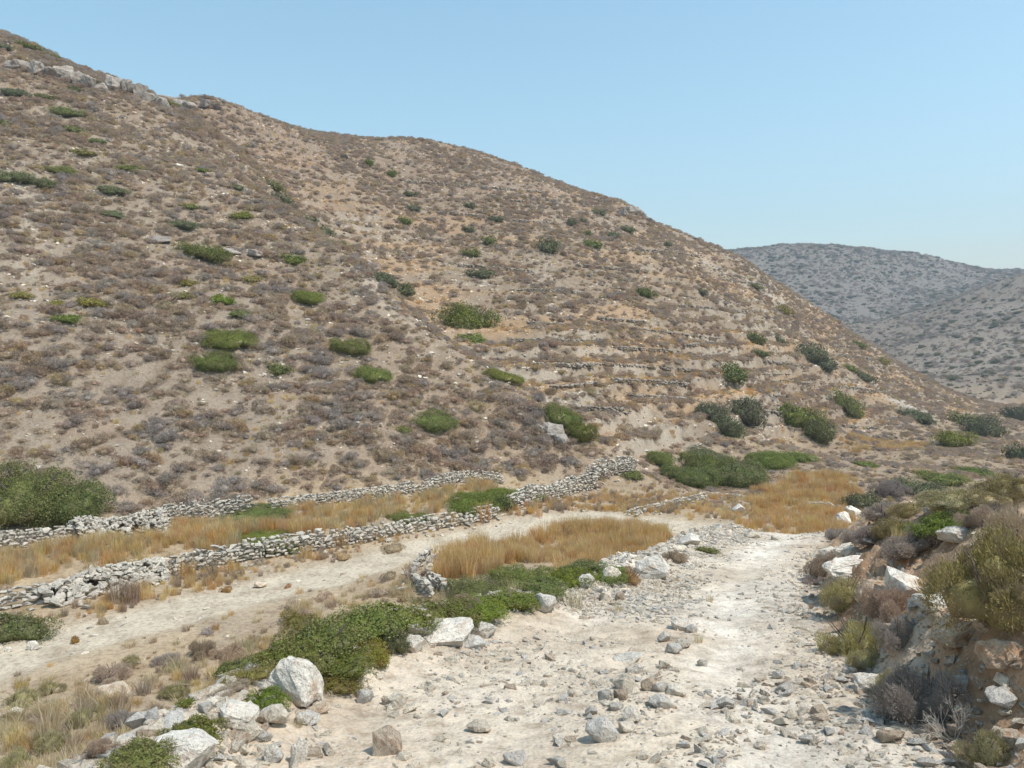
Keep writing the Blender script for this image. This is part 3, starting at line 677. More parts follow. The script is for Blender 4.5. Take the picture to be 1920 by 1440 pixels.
# ------------------------------------------------------------------ dry-stone walls
WR = np.random.RandomState(3)
def dry_wall(px_path, height, label, max_parts=300, width=0.5, batter=0.15, stone=0.16, tumble=0.25, group=None, name='dry_stone_wall', courses=None, heap=False):
    pts = hits(px_path)[:, :2]
    seg = np.hypot(*(pts[1:] - pts[:-1]).T); cum = np.concatenate([[0], np.cumsum(seg)]); Ltot = cum[-1]
    def at(s):
        k = min(int(np.searchsorted(cum, s, 'right')) - 1, len(seg) - 1); k = max(k, 0); t = (s - cum[k]) / seg[k]
        p = pts[k] + (pts[k + 1] - pts[k]) * t; d = (pts[k + 1] - pts[k]) / seg[k]
        return p, d
    mid, _ = at(Ltot / 2)
    root = add(name, None, (mid[0], mid[1], gz(mid[0], mid[1]))); root.empty_display_size = 0.3
    tag(root, label, 'wall', group, 'thing')
    st = []
    hgt = stone * 0.56
    nc = courses or max(2, int(round(height / hgt)))
    lanes = max(2, int(round(width / (stone * 1.3))))
    for c in range(nc):
        s = -WR.rand() * stone
        while s < Ltot:
            L = stone * (0.55 + 1.5 * WR.rand() ** 1.8)
            sc = min(max(s + L / 2, 0), Ltot)
            hh = height * (0.58 + 0.55 * float(vnoise(np.array([sc * 0.45 + len(label)]), np.array([1.7]), 5)[0]) + 0.12 * WR.rand())
            z = hgt * (c + 0.45)
            if z < hh:
                p, d = at(sc); nrm = np.array([-d[1], d[0]])
                for lane in range(lanes):
                    off = (lane / (lanes - 1) - 0.5) * width * (1 - batter * z / max(height, 0.1)) + WR.normal() * 0.03
                    if lane not in (0, lanes - 1) and c < nc - 2 and WR.rand() < 0.5: continue
                    q = p + nrm * off
                    st.append((q[0] + WR.normal() * 0.015, q[1] + WR.normal() * 0.015, z + WR.normal() * 0.012, math.atan2(d[1], d[0]) + WR.normal() * tumble, L / 2 * 1.12, stone * (0.45 + 0.25 * WR.rand()), hgt * (0.75 + 0.6 * WR.rand()), lane, c))
            s += L * 0.92
    if heap:
        st = []
        for k in range(int(Ltot * width * 95)):
            p, d = at(WR.rand() * Ltot); nrm = np.array([-d[1], d[0]]); off = (WR.rand() - 0.5) * width; q = p + nrm * off
            top = height * (1 - abs(off) / (0.5 * width)) ** 0.8 * (0.7 + 0.5 * float(vnoise(np.array([q[0] * 0.8]), np.array([q[1] * 0.8]), 9)[0]))
            r = stone * (0.35 + 0.5 * WR.rand() ** 2)
            st.append((q[0], q[1], top * (0.75 + 0.25 * WR.rand()), WR.rand() * 6.28, r * 1.15, r * 0.95, r * 0.8, 0, nc))
    # tumbled stones at the foot
    for k in range(int(Ltot * 3.0)):
        p, d = at(WR.rand() * Ltot); nrm = np.array([-d[1], d[0]]); off = (width * 0.5 + 0.1 + abs(WR.normal()) * 0.35) * (1 if WR.rand() < 0.3 else -1)
        q = p + nrm * off; r = stone * (0.3 + 0.4 * WR.rand())
        st.append((q[0], q[1], r * 0.3, WR.rand() * 6.28, r * 1.1, r * 0.9, r * 0.8, 9, -1))
    A = np.array(st); gzv = gzs(A[:, 0], A[:, 1])
    cam_d = np.hypot(A[:, 0], A[:, 1])
    # the stones that show largest: outer, towards the camera or on top
    front = (np.argsort(np.argsort(cam_d)) < len(A) * 0.55).astype(float)
    rank = A[:, 4] * A[:, 6] * (1 + front) * (1 + 0.3 * (A[:, 8] >= nc - 3))
    order = np.argsort(-rank)
    keep = set(order[:max_parts].tolist()); ox, oy, oz = root.location
    fv, ff, off = [], [], 0
    for i in range(len(A)):
        x, y, z, rz, sx, sy, sz = A[i, :7]; loc = Vector((x - ox, y - oy, gzv[i] + z - oz)); rot = Euler((WR.normal() * (0.45 if heap else 0.13), WR.normal() * (0.45 if heap else 0.13), rz))
        me = STONE_W[WR.randint(len(STONE_W))]
        if i in keep:
            o = bpy.data.objects.new('stone', me); COL.objects.link(o); o.parent = root
            o.location = loc; o.rotation_euler = rot; o.scale = (sx, sy, sz)
        else:
            M = np.array(Matrix.LocRotScale(loc, rot, Vector((sx, sy, sz))))
            if not hasattr(dry_wall, 'cache'): dry_wall.cache = {}
            if me.name not in dry_wall.cache:
                bm = bmesh.new(); bm.from_mesh(me); bmesh.ops.triangulate(bm, faces=bm.faces); bm.verts.ensure_lookup_table()
                dry_wall.cache[me.name] = (np.array([v.co[:] for v in bm.verts]), np.array([[v.index for v in f.verts] for f in bm.faces])); bm.free()
            v, f = dry_wall.cache[me.name]
            fv.append(v @ M[:3, :3].T + M[:3, 3]); ff.append(f + off); off += len(v)
    if fv:
        tag(add('stone_fill', mesh_np('stone_fill', np.concatenate(fv), np.concatenate(ff), [M_WALLFILL]), parent=root), kind='stuff')
    return root
def _wallfill():
    k = NT('wall_limestone_mixed')
    isl = k.new('ShaderNodeNewGeometry'); pos = isl.outputs['Position']
    c = k.ramp(isl.outputs['Random Per Island'], [(0, (0.40, 0.36, 0.30)), (0.4, (0.52, 0.47, 0.39)), (0.75, (0.61, 0.55, 0.455)), (1, (0.67, 0.58, 0.455))])
    n = k.noise(pos, 14, 3)
    c = k.mix(1.0, c, k.ramp(n, [(0.3, (0.72, 0.70, 0.66)), (0.7, (1.1, 1.1, 1.1))]), 'MULTIPLY')
    k.link(c, k.bsdf.inputs['Base Color']); return k.m
M_WALLFILL = _wallfill()
M_TERRACE = mat_rock('terrace_limestone', (0.34, 0.295, 0.24), (0.29, 0.25, 0.205), (0.26, 0.20, 0.15), 3.0, 0.5)
dry_wall([(-90, 1160), (0, 1136), (85, 1122)], 0.42, 'low tumbled end of dry-stone wall beside the dark bush at the left edge', 120, 0.7, stone=0.24)
dry_wall([(78, 1132), (130, 1113), (200, 1095), (262, 1084), (310, 1076)], 0.62, 'heaped, half collapsed stretch of dry-stone wall above the lower track', 300, 1.5, 0.5, stone=0.27, tumble=0.6, heap=True)
dry_wall([(322, 1074), (400, 1055), (510, 1040), (620, 1022), (700, 1010), (790, 990), (926, 968)], 0.62, 'long grey dry-stone wall between the straw terrace and the lower track', 300, 0.55, stone=0.24)
dry_wall([(962, 953), (1028, 935), (1075, 921), (1112, 912)], 0.85, 'well-kept dry-stone wall right of the green terrace bush', 300, 0.5, stone=0.22)
dry_wall([(1106, 908), (1112, 898), (1140, 889), (1190, 884)], 0.85, 'dry-stone wall corner where it turns uphill to the gully mouth', 220, 0.5, stone=0.22)
dry_wall([(-90, 1050), (0, 1028), (73, 1021), (140, 1014)], 0.72, 'upper terrace wall in front of the big green bush', 200, 0.5, stone=0.22)
dry_wall([(140, 1013), (190, 1006), (250, 999), (310, 990)], 0.95, 'broad sloping heap of pale stones leaning on the upper terrace', 300, 2.6, 0.8, stone=0.22, tumble=0.7, heap=True)
dry_wall([(306, 976), (365, 970), (430, 963), (472, 957)], 0.72, 'curved brown-grey stretch of upper terrace wall beside the stone heap', 200, 0.5, stone=0.2)
dry_wall([(508, 955), (620, 941), (700, 932), (775, 920)], 0.5, 'straight upper terrace wall along the far edge of the straw strip', 200, 0.45, stone=0.2)
dry_wall([(780, 926), (820, 910), (864, 901), (904, 899), (940, 905)], 0.45, 'low bowed terrace wall rounding the top of the straw strip', 160, 0.45, stone=0.2)
dry_wall([(818, 1052), (794, 1068), (790, 1090), (802, 1104), (822, 1118)], 0.5, 'short crooked stone wall at the corner of the straw field', 220, 0.6, stone=0.24)
dry_wall([(868, 1036), (890, 1028), (908, 1021)], 0.3, 'small remnant of wall between the lower track and the straw field', 60, 0.5, stone=0.22, tumble=0.6)
dry_wall([(1185, 968), (1215, 957), (1250, 949), (1292, 941)], 0.32, 'low ruined wall beyond the bend of the lower track', 120, 0.45, stone=0.22, tumble=0.6)
dry_wall([(1300, 938), (1334, 930), (1367, 932), (1440, 940)], 0.28, 'thin line of wall stones in front of the large valley bushes', 110, 0.4, stone=0.2, tumble=0.6)
dry_wall([(1440, 938), (1500, 946), (1560, 950)], 0.25, 'low stone line crossing the orange grass by the road end', 80, 0.4, stone=0.2, tumble=0.6)

# terrace walls across the slope behind
def terrace_wall(px_path, height, label):
    pts = []
    for (a, b), (c, d) in zip(px_path[:-1], px_path[1:]):
        n = max(2, int(abs(c - a) / 6))
        for k in range(n): pts.append((a + (c - a) * k / n, b + (d - b) * k / n))
    pts.append(px_path[-1]); H = hits(pts)
    fv, ff, off = [], [], 0
    dry_wall.cache = getattr(dry_wall, 'cache', {})
    o3 = H[len(H) // 2]
    v0s = [dry_wall.cache[k] for k in dry_wall.cache]
    for i in range(len(H) - 1):
        a, b = H[i], H[i + 1]; L = np.linalg.norm(b - a)
        if L > 6: continue
        m = max(2, int(L / 0.30))
        for j in range(m):
            if WR.rand() < 0.12: continue
            for c in range(max(1, int(height / 0.2))):
                p = a + (b - a) * ((j + WR.rand() * 0.6) / m); v, f = v0s[WR.randint(len(v0s))]; s = 0.16 + 0.16 * WR.rand()
                M = np.array(Matrix.LocRotScale(Vector(p - o3) + Vector((WR.normal() * 0.1, WR.normal() * 0.1, 0.05 + c * 0.17)), Euler((WR.normal() * .3, WR.normal() * .3, WR.rand() * 6)), Vector((s * 1.1, s * .8, s * .8))))
                fv.append(v @ M[:3, :3].T + M[:3, 3]); ff.append(f + off); off += len(v)
    me = mesh_np('terrace_wall', np.concatenate(fv), np.concatenate(ff), [M_TERRACE])
    return tag(add('terrace_wall', me, o3), label, 'wall', 'old terrace walls on the slope behind', 'thing')
for path, h, lb in (
    ([(952, 640), (1010, 641), (1075, 644), (1140, 640)], 0.4, 'old terrace wall just right of the wide dark bush under the gully'),
    ([(1000, 686), (1060, 688), (1110, 690)], 0.5, 'terrace wall with shadowed face above the orange soil patch'),
    ([(1085, 683), (1150, 684), (1230, 690)], 0.35, 'faint terrace wall in line right of the orange soil patch'),
    ([(1030, 730), (1080, 727), (1130, 722)], 0.4, 'short terrace wall under the orange soil patch'),
    ([(1205, 618), (1250, 624), (1300, 630), (1350, 636)], 0.35, 'pale terrace wall stepping down beside a bare strip, upper middle'),
    ([(1280, 652), (1330, 645), (1385, 648)], 0.5, 'rounded pale terrace wall above the rusty grass strip'),
    ([(1300, 672), (1340, 668), (1378, 674)], 0.4, 'terrace wall along the foot of the rusty grass strip'),
    ([(1395, 700), (1440, 703), (1480, 702)], 0.35, 'thin terrace wall right of the green bush in mid slope'),
    ([(1420, 722), (1470, 716), (1520, 722)], 0.4, 'pale terrace wall above the two dark round bushes'),
    ([(1440, 742), (1500, 744), (1560, 748)], 0.35, 'long low terrace wall under a bare grey strip, lower right'),
    ([(1560, 650), (1600, 652), (1640, 660)], 0.4, 'upper of two dark terrace walls right of the elongated bush'),
    ([(1572, 668), (1610, 672), (1648, 676)], 0.4, 'lower of two dark terrace walls right of the elongated bush'),
    ([(1572, 800), (1610, 802), (1650, 806)], 0.5, 'low white wall left of the bushes at the valley bend'),
    ([(1640, 822), (1662, 822), (1684, 823)], 0.5, 'white wall line below the bushes at the valley bend'),
    ([(850, 345), (900, 352), (960, 357), (1020, 362)], 0.5, 'highest dark terrace line below the skyline'),
    ([(960, 378), (1010, 382), (1060, 386)], 0.5, 'terrace line with a dark gap high on the slope'),
    ([(1080, 368), (1120, 376), (1160, 384)], 0.5, 'terrace line close under the rocky shoulder'),
    ([(760, 342), (820, 345), (870, 352)], 0.5, 'terrace line near the top of the gully head'),
    ([(970, 545), (1040, 548), (1110, 553)], 0.4, 'broken terrace line across the middle of the slope'),
    ([(1180, 470), (1250, 474), (1310, 482)], 0.4, 'stony terrace line on the upper right shoulder'),
    ([(1350, 525), (1410, 532), (1450, 540)], 0.4, 'terrace line near the right skyline of the brown slope'),
    ([(860, 500), (930, 505), (1000, 512)], 0.4, 'terrace line below the small row of green bushes'),
    ([(990, 605), (1050, 608), (1110, 612)], 0.35, 'stony terrace line above the old fields'),
    ([(1120, 600), (1165, 603), (1210, 607)], 0.4, 'terrace line directly above the bare strip, left of it'),
    ([(1160, 655), (1215, 658), (1275, 663)], 0.45, 'long terrace line left of the rusty grass strip'),
    ([(1150, 716), (1220, 718), (1290, 724)], 0.4, 'terrace line across the lower middle fields'),
    ([(1185, 746), (1240, 748), (1300, 754)], 0.4, 'terrace line left of the long leaning bushes'),
    ([(1090, 768), (1140, 771), (1185, 776)], 0.4, 'lowest short terrace line near the gully mouth'),
    ([(1240, 693), (1290, 696), (1345, 702)], 0.4, 'terrace line left of the green mid-field bush'),
    ([(1430, 680), (1470, 683), (1505, 690)], 0.4, 'terrace line left of the elongated dark pair'),
    ([(1430, 775), (1465, 778), (1480, 782)], 0.4, 'short terrace line between round bush and field-foot bush'),
    ([(1560, 726), (1610, 730), (1660, 738)], 0.4, 'terrace line below the grey-green bush on the right end'),
    ([(1040, 420), (1000, 418), (950, 414)], 0.5, 'terrace line above the pale grey-green bush'),
    ([(820, 400), (880, 405), (940, 412)], 0.5, 'terrace line in the upper left of the terraced slope'),
    ([(1080, 500), (1140, 504), (1200, 512)], 0.45, 'terrace line above the single mid-slope bush'),
    ([(1270, 575), (1340, 580), (1400, 588)], 0.4, 'terrace line under the single bush on the right shoulder')):
    terrace_wall(path, h, lb)

# ------------------------------------------------------------------ rocks and boulders
SRC = {}
def rock(px, py, w, h, kind, label, v=0, flat=1.0, rz=None, sink=0.30, group=None, tilt=0.15, deep=0.8, name='rock', hp=None):
    p = hp if hp is not None else hits([(px, py)])[0]
    rx = w * p[1] / FPX / 2 * 1.08; hz = h * p[1] / FPX / 2 * 1.15 * flat
    me = ROCKS[kind][v % len(ROCKS[kind])]
    rng = random.Random(px * 31 + py)
    o = add(name, me, (p[0], p[1] + rx * 0.3, gz(p[0], p[1] + rx * 0.3) + hz * (1 - 2 * sink)), (rng.gauss(0, tilt), rng.gauss(0, tilt), rng.uniform(-0.4, 0.4) if rz is None else rz), (rx, rx * deep / 0.8, hz / (0.6 if kind in ('lime', 'grey', 'tan') else 0.7)))
    SRC.setdefault(me.name, o)
    return tag(o, label, 'rock', group)
R_LIST = [
    (555, 1312, 104, 108, 'white', 'tall white boulder standing on the left shoulder of the road', 0),
    (440, 1362, 80, 66, 'white', 'white boulder with pink stain left of and below the tall one', 1),
    (508, 1360, 62, 44, 'lime', 'grey-white block touching the pink-stained boulder', 0),
    (335, 1436, 130, 74, 'white', 'slanting pale slab at the bottom left road edge', 2),
    (468, 1385, 56, 34, 'lime', 'small pink and white stone under the pink-stained boulder', 1),
    (492, 1388, 40, 26, 'white', 'cream stone beside the boulder group at the bottom left', 3),
    (722, 1412, 64, 66, 'tan', 'tan rounded boulder half sunk in the bottom of the road', 0),
    (1130, 1390, 68, 62, 'grey', 'large grey boulder with dark underside in the middle of the road', 0),
    (1108, 1342, 26, 22, 'grey', 'small bluish stone touching the large grey boulder', 1),
    (1185, 1352, 36, 34, 'white', 'white-topped angular stone right of the large grey boulder', 0),
    (1178, 1372, 38, 22, 'lime', 'squared pale stone beside the large grey boulder', 2),
    (1172, 1294, 42, 34, 'lime', 'pale block in the upper left of the middle stone pile', 3),
    (1218, 1294, 34, 34, 'tan', 'cream block standing upright in the middle stone pile', 1),
    (1240, 1296, 34, 26, 'grey', 'blue-grey stone at the right of the middle stone pile', 2),
    (1268, 1302, 42, 26, 'lime', 'flat squared slab at the right end of the middle stone pile', 4),
    (1164, 1312, 30, 28, 'tan', 'yellowish stone in the middle stone pile', 2),
    (1134, 1316, 30, 30, 'grey', 'rough grey stone at the left of the middle stone pile', 3),
    (1240, 1328, 48, 34, 'grey', 'blue-white stone at the foot of the middle stone pile', 0),
    (1155, 1332, 30, 20, 'white', 'white stone in front of the middle stone pile', 1),
    (1360, 1330, 36, 28, 'grey', 'single grey stone right of the middle stone pile', 1),
    (897, 1372, 48, 22, 'lime', 'flat stone with dark shadow lying on smooth dust', 0),
    (966, 1432, 46, 34, 'grey', 'grey stone cut by the bottom edge of the picture', 2),
    (684, 1318, 34, 30, 'grey', 'bluish upright stone on the left shoulder', 3),
    (725, 1322, 22, 24, 'tan', 'small orange-brown stone on the left shoulder', 3),
    (745, 1322, 46, 30, 'lime', 'cream stone beside the orange-brown one', 1),
    (570, 1356, 38, 26, 'white', 'cream block just below the tall white boulder', 2),
    (560, 1428, 34, 60, 'white', 'narrow white upright splinter at the bottom left', 3),
    (512, 1428, 36, 42, 'white', 'pinkish white stone at the bottom left beside the splinter', 0),
    (832, 1206, 112, 44, 'white', 'broad white slab on the shoulder edge', 1),
    (772, 1220, 54, 34, 'white', 'rounded white rock at the left end of the white shoulder group', 2),
    (905, 1192, 60, 34, 'white', 'white rock at the right end of the white shoulder group', 3),
    (790, 1190, 60, 30, 'grey', 'bluish rock behind the white shoulder group', 2),
    (888, 1215, 50, 28, 'grey', 'grey broken rock in front of the white shoulder group', 0),
    (860, 1172, 36, 20, 'white', 'small white rock on top of the shoulder group', 0),
    (1022, 1148, 46, 44, 'grey', 'blocky grey and white rock on the rubble heap', 3),
    (995, 1142, 36, 34, 'lime', 'shaded pale rock at the left of the rubble heap', 2),
    (1100, 1102, 32, 34, 'white', 'white pointed stone standing above the shoulder', 2),
    (1146, 1092, 40, 36, 'lime', 'cream block next to the rusty shrub', 0),
    (1135, 1128, 24, 28, 'lime', 'leaning pale stone on the rubble heap', 3),
    (1163, 1126, 24, 22, 'tan', 'brown stone on the rubble heap', 0),
    (1225, 1082, 72, 50, 'white', 'big pale boulder right of the rusty shrub', 0),
    (1294, 1024, 40, 30, 'grey', 'pale grey boulder at the far left edge of the road', 1),
    (1276, 1034, 28, 16, 'lime', 'small pale stone beside the far road-edge boulder', 2),
    (1386, 962, 26, 22, 'grey', 'bluish boulder in the dry field beyond the road', 1),
    (1464, 912, 16, 7, 'white', 'tiny white stone in the orange valley grass', 2),
    (1365, 1004, 18, 14, 'lime', 'small pale stone where the road drops away', 3),
    (1412, 1008, 30, 14, 'lime', 'low pale rocks at the road crest', 4),
    (1452, 1012, 18, 12, 'white', 'small white stone at the road crest', 1),
    (1275, 1180, 46, 30, 'white', 'white stone in the rubble strip along the wheel track', 1),
    (1298, 1186, 24, 22, 'grey', 'round bluish stone in the rubble strip along the wheel track', 0),
    (1246, 1204, 26, 24, 'grey', 'grey stone in the rubble strip along the wheel track', 1),
    (1280, 1215, 34, 20, 'lime', 'cream stone in the rubble strip along the wheel track', 0),
    (1264, 1225, 34, 24, 'grey', 'pale blue stone at the lower end of the rubble strip', 3),
    (1178, 1240, 60, 14, 'white', 'long flat white slab bedded in the road', 2),
    (1188, 1262, 30, 16, 'white', 'small leaning white flake on the road', 3),
    (1248, 1252, 28, 22, 'lime', 'squared pale stone on the road below the rubble strip', 4),
    (1318, 1248, 22, 18, 'grey', 'small grey stone beside the wheel track', 2),
    (1460, 1272, 26, 18, 'grey', 'grey stone at the lower end of the white wheel track', 3),
    (1475, 1296, 40, 26, 'grey', 'dark-seamed grey stone at the lower end of the white wheel track', 2),
    (1537, 1338, 32, 24, 'tan', 'brown-faced stone near the right road edge', 1),
    (1540, 1352, 36, 18, 'tan', 'pinkish stone below the brown-faced one', 2),
    (1428, 1404, 32, 16, 'lime', 'flat pinkish stone on the lower right road', 1),
    (1632, 1300, 60, 38, 'white', 'cream and pink boulder at the foot of the bank', 0),
    (1675, 1392, 56, 30, 'tan', 'flat pinkish slab in the lower right gravel', 3),
    (1755, 1378, 44, 20, 'tan', 'pink stone under the dark shrub', 0),
    (1800, 1378, 40, 24, 'tan', 'tan stone beside the dead twigs', 2),
    (1790, 1402, 30, 18, 'tan', 'brown stone left of the bottom right plant', 1),
    (1822, 1436, 40, 24, 'grey', 'grey-brown stone at the bottom right road edge', 0),
    (135, 972, 32, 18, 'white', 'flat white rock in front of the big green bush', 1),
    (185, 1010, 40, 26, 'white', 'round white boulder beside the stone heap on the terrace', 2),
    (487, 1102, 24, 14, 'tan', 'round cream stone on the verge of the lower track', 3),
    (60, 1218, 20, 22, 'white', 'white stone on the left part of the lower track', 2),
    (16, 1222, 16, 12, 'white', 'small white stone at the left edge on the lower track', 3),
    (205, 1318, 70, 46, 'tan', 'big pinkish boulder among dry grass at lower left', 0),
    (20, 1345, 36, 20, 'grey', 'pale grey rock at the left edge among dry grass', 1),
    (170, 1078, 26, 16, 'tan', 'cream boulder on top of the collapsed wall', 1),
    (335, 313, 14, 8, 'white', 'bright white rock high on the near hillside', 1),
    (690, 497, 14, 10, 'white', 'white rock on the ridge edge above the gully', 2),
    (362, 484, 8, 6, 'white', 'small white rock below the large green bush on the near hillside', 3),
]
_rh = hits([(r[0], r[1]) for r in R_LIST])
for r, p in zip(R_LIST, _rh):
    rock(*r[:6], v=r[6], hp=p, name='boulder' if r[2] > 60 else 'rock')

# rocks in and on the right-hand bank
B_LIST = [
    (1705, 1105, 110, 70, 'white', 'broad white limestone slab on top of the bank', 1, 0.5),
    (1605, 1062, 110, 44, 'white', 'low white limestone ledge at the road side of the bank', 2, 0.5),
    (1690, 1200, 70, 60, 'bank', 'pale slab leaning in the cut bank behind the yellow shrub', 0, 0.3),
    (1655, 1120, 80, 50, 'bank', 'brown crumbling block of bank above the yellow shrub', 1, 0.35),
    (1805, 1195, 110, 60, 'bank', 'bluish pale rock face under the large olive bush', 2, 0.35),
    (1852, 1172, 44, 34, 'tan', 'pinkish block wedged under the large olive bush', 1, 0.3),
    (1770, 1130, 90, 34, 'white', 'cream ledge left of the large olive bush', 3, 0.4),
    (1880, 1250, 84, 60, 'bank', 'rough brown rock bulging from the bank at the right edge', 3, 0.35),
    (1800, 1278, 60, 40, 'bank', 'brown earthy rock above the dark shrub', 0, 0.4),
    (1885, 1330, 66, 44, 'grey', 'blue-grey rock low in the bank at the right edge', 0, 0.25),
    (1898, 1392, 56, 44, 'bank', 'red-brown block at the bottom of the bank', 1, 0.3),
    (1808, 1262, 26, 20, 'grey', 'small round grey stone set in the bank', 2, 0.3),
    (1806, 1285, 34, 26, 'grey', 'grey stone above the dead twigs', 3, 0.3),
    (1800, 1010, 70, 34, 'white', 'white rock patch among shrubs on the bank top', 2, 0.45),
    (1715, 1030, 30, 26, 'grey', 'grey rounded stone among the grey shrubs on the bank', 1, 0.2),
    (1583, 985, 30, 36, 'white', 'bright white rock at the nose of the bank', 0, 0.2),
    (1604, 975, 34, 46, 'white', 'pale upright rock beside the white one at the bank nose', 1, 0.25),
    (1622, 950, 44, 24, 'lime', 'cluster of pale blocks on the bank nose crest', 0, 0.2),
    (1632, 1022, 40, 14, 'grey', 'thin leaning slab on the bank', 2, 0.1),
    (1590, 1030, 44, 22, 'lime', 'pale stone in the loose scree by the road end', 3, 0.3),
    (1560, 1035, 40, 18, 'lime', 'flat pale stone at the foot of the bank nose', 4, 0.3),
]
_bh = hits([(r[0], r[1]) for r in B_LIST])
for r, p in zip(B_LIST, _bh):
    rock(*r[:6], v=r[6], hp=p, sink=min(r[7] + 0.14, 0.5), name='rock_outcrop' if r[4] in ('bank', 'white') else 'rock', deep=0.9)

# the crag below the left skyline
def crag(px_list, label):
    H = hits([q[:2] for q in px_list]); o3 = H[len(H) // 2]
    root = add('crag', None, o3); tag(root, label, 'crag')
    for k, (q, p) in enumerate(zip(px_list, H)):
        w = q[2] * p[1] / FPX / 2; h = q[3] * p[1] / FPX / 2
        o = add('rock', ROCKS['crag'][k % 4], Vector(p) - Vector(o3) + Vector((0, -0.2 * w, 0.35 * h)), (0.35, 0.2 * math.sin(k * 3.1), k * 0.9), (w * 1.25, w * 0.95, h * 2.0), root)
crag([(22, 128, 30, 14), (45, 132, 34, 22), (70, 138, 38, 24), (98, 142, 36, 22), (122, 146, 34, 22), (150, 158, 36, 26), (170, 166, 34, 26), (188, 172, 26, 22), (215, 168, 30, 26), (240, 172, 32, 26), (262, 180, 34, 26), (285, 190, 30, 22), (305, 200, 26, 18)],
     'long pale limestone crag under the left skyline')
crag([(335, 200, 26, 14), (360, 202, 28, 12), (385, 200, 26, 14), (405, 202, 22, 10)], 'short grey crag at the notch in the skyline')
crag([(1185, 398, 24, 12), (1200, 402, 20, 12), (1165, 402, 22, 10), (1215, 414, 18, 10)], 'rocky knob on the right shoulder of the brown skyline')
crag([(1035, 815, 40, 24), (1055, 830, 36, 22), (1010, 808, 30, 14)], 'pale outcrop at the lower end of the near ridge')
crag([(300, 452, 40, 8), (440, 475, 34, 10), (480, 478, 40, 10), (515, 480, 26, 12)], 'grey ledge line beside the large green bush on the near hillside')

# ------------------------------------------------------------------ green bushes
BR = random.Random(11)
def bush(px, py, w, h, kind, label, near=False, p=None, hf=0.8, parts=False, cat='bush', group=None, depth=0.85, base=0.34, name=None, lean=0.55):
    if p is None: p = hits([(px, py + h * base)])[0]
    Y = p[1]; rx = w * Y / FPX / 2 * ((1.3 if px > 740 else 1.06) if Y > 40 else 1.15); hz = h * Y / FPX * hf * (1.1 if (Y > 45 and px > 740) else 1.0)
    if near in NEARB: fam = NEARB[near]
    else: fam = (G_MID if (w > 55 or near is True) else G_FAR)[kind]
    if near not in NEARB and rx > 1.1 and Y < 60 and kind in G_BIG: fam = G_BIG[kind]
    me = fam[BR.randrange(len(fam))]
    a, b = slope_rot(p[0], p[1], lean)
    rz = BR.uniform(0, 6.28)
    nm = name or {'dark': 'juniper_bush', 'yellow': 'spurge_bush'}.get(kind, 'mastic_bush')
    rot = (Matrix.Rotation(a, 3, 'X') @ Matrix.Rotation(b, 3, 'Y')).to_euler()
    z = gz(p[0], p[1]) - 0.03 * hz
    if parts:
        root = add(nm, None, (p[0], p[1], z), rot)
        add('foliage', me, (0, 0, 0), (0, 0, rz), (rx, rx * depth, hz), root)
        add('branches', BRANCH[BR.randrange(2)], (0, 0, 0), (0, 0, rz), (rx, rx * depth, hz), root)
        o = root
    else:
        rot = (Matrix.Rotation(a, 3, 'X') @ Matrix.Rotation(b, 3, 'Y') @ Matrix.Rotation(rz if abs(depth - 1) < 0.35 else 0, 3, 'Z')).to_euler()
        o = add(nm, me, (p[0], p[1], z), rot, (rx, rx * depth, hz))
    return tag(o, label, cat, group)

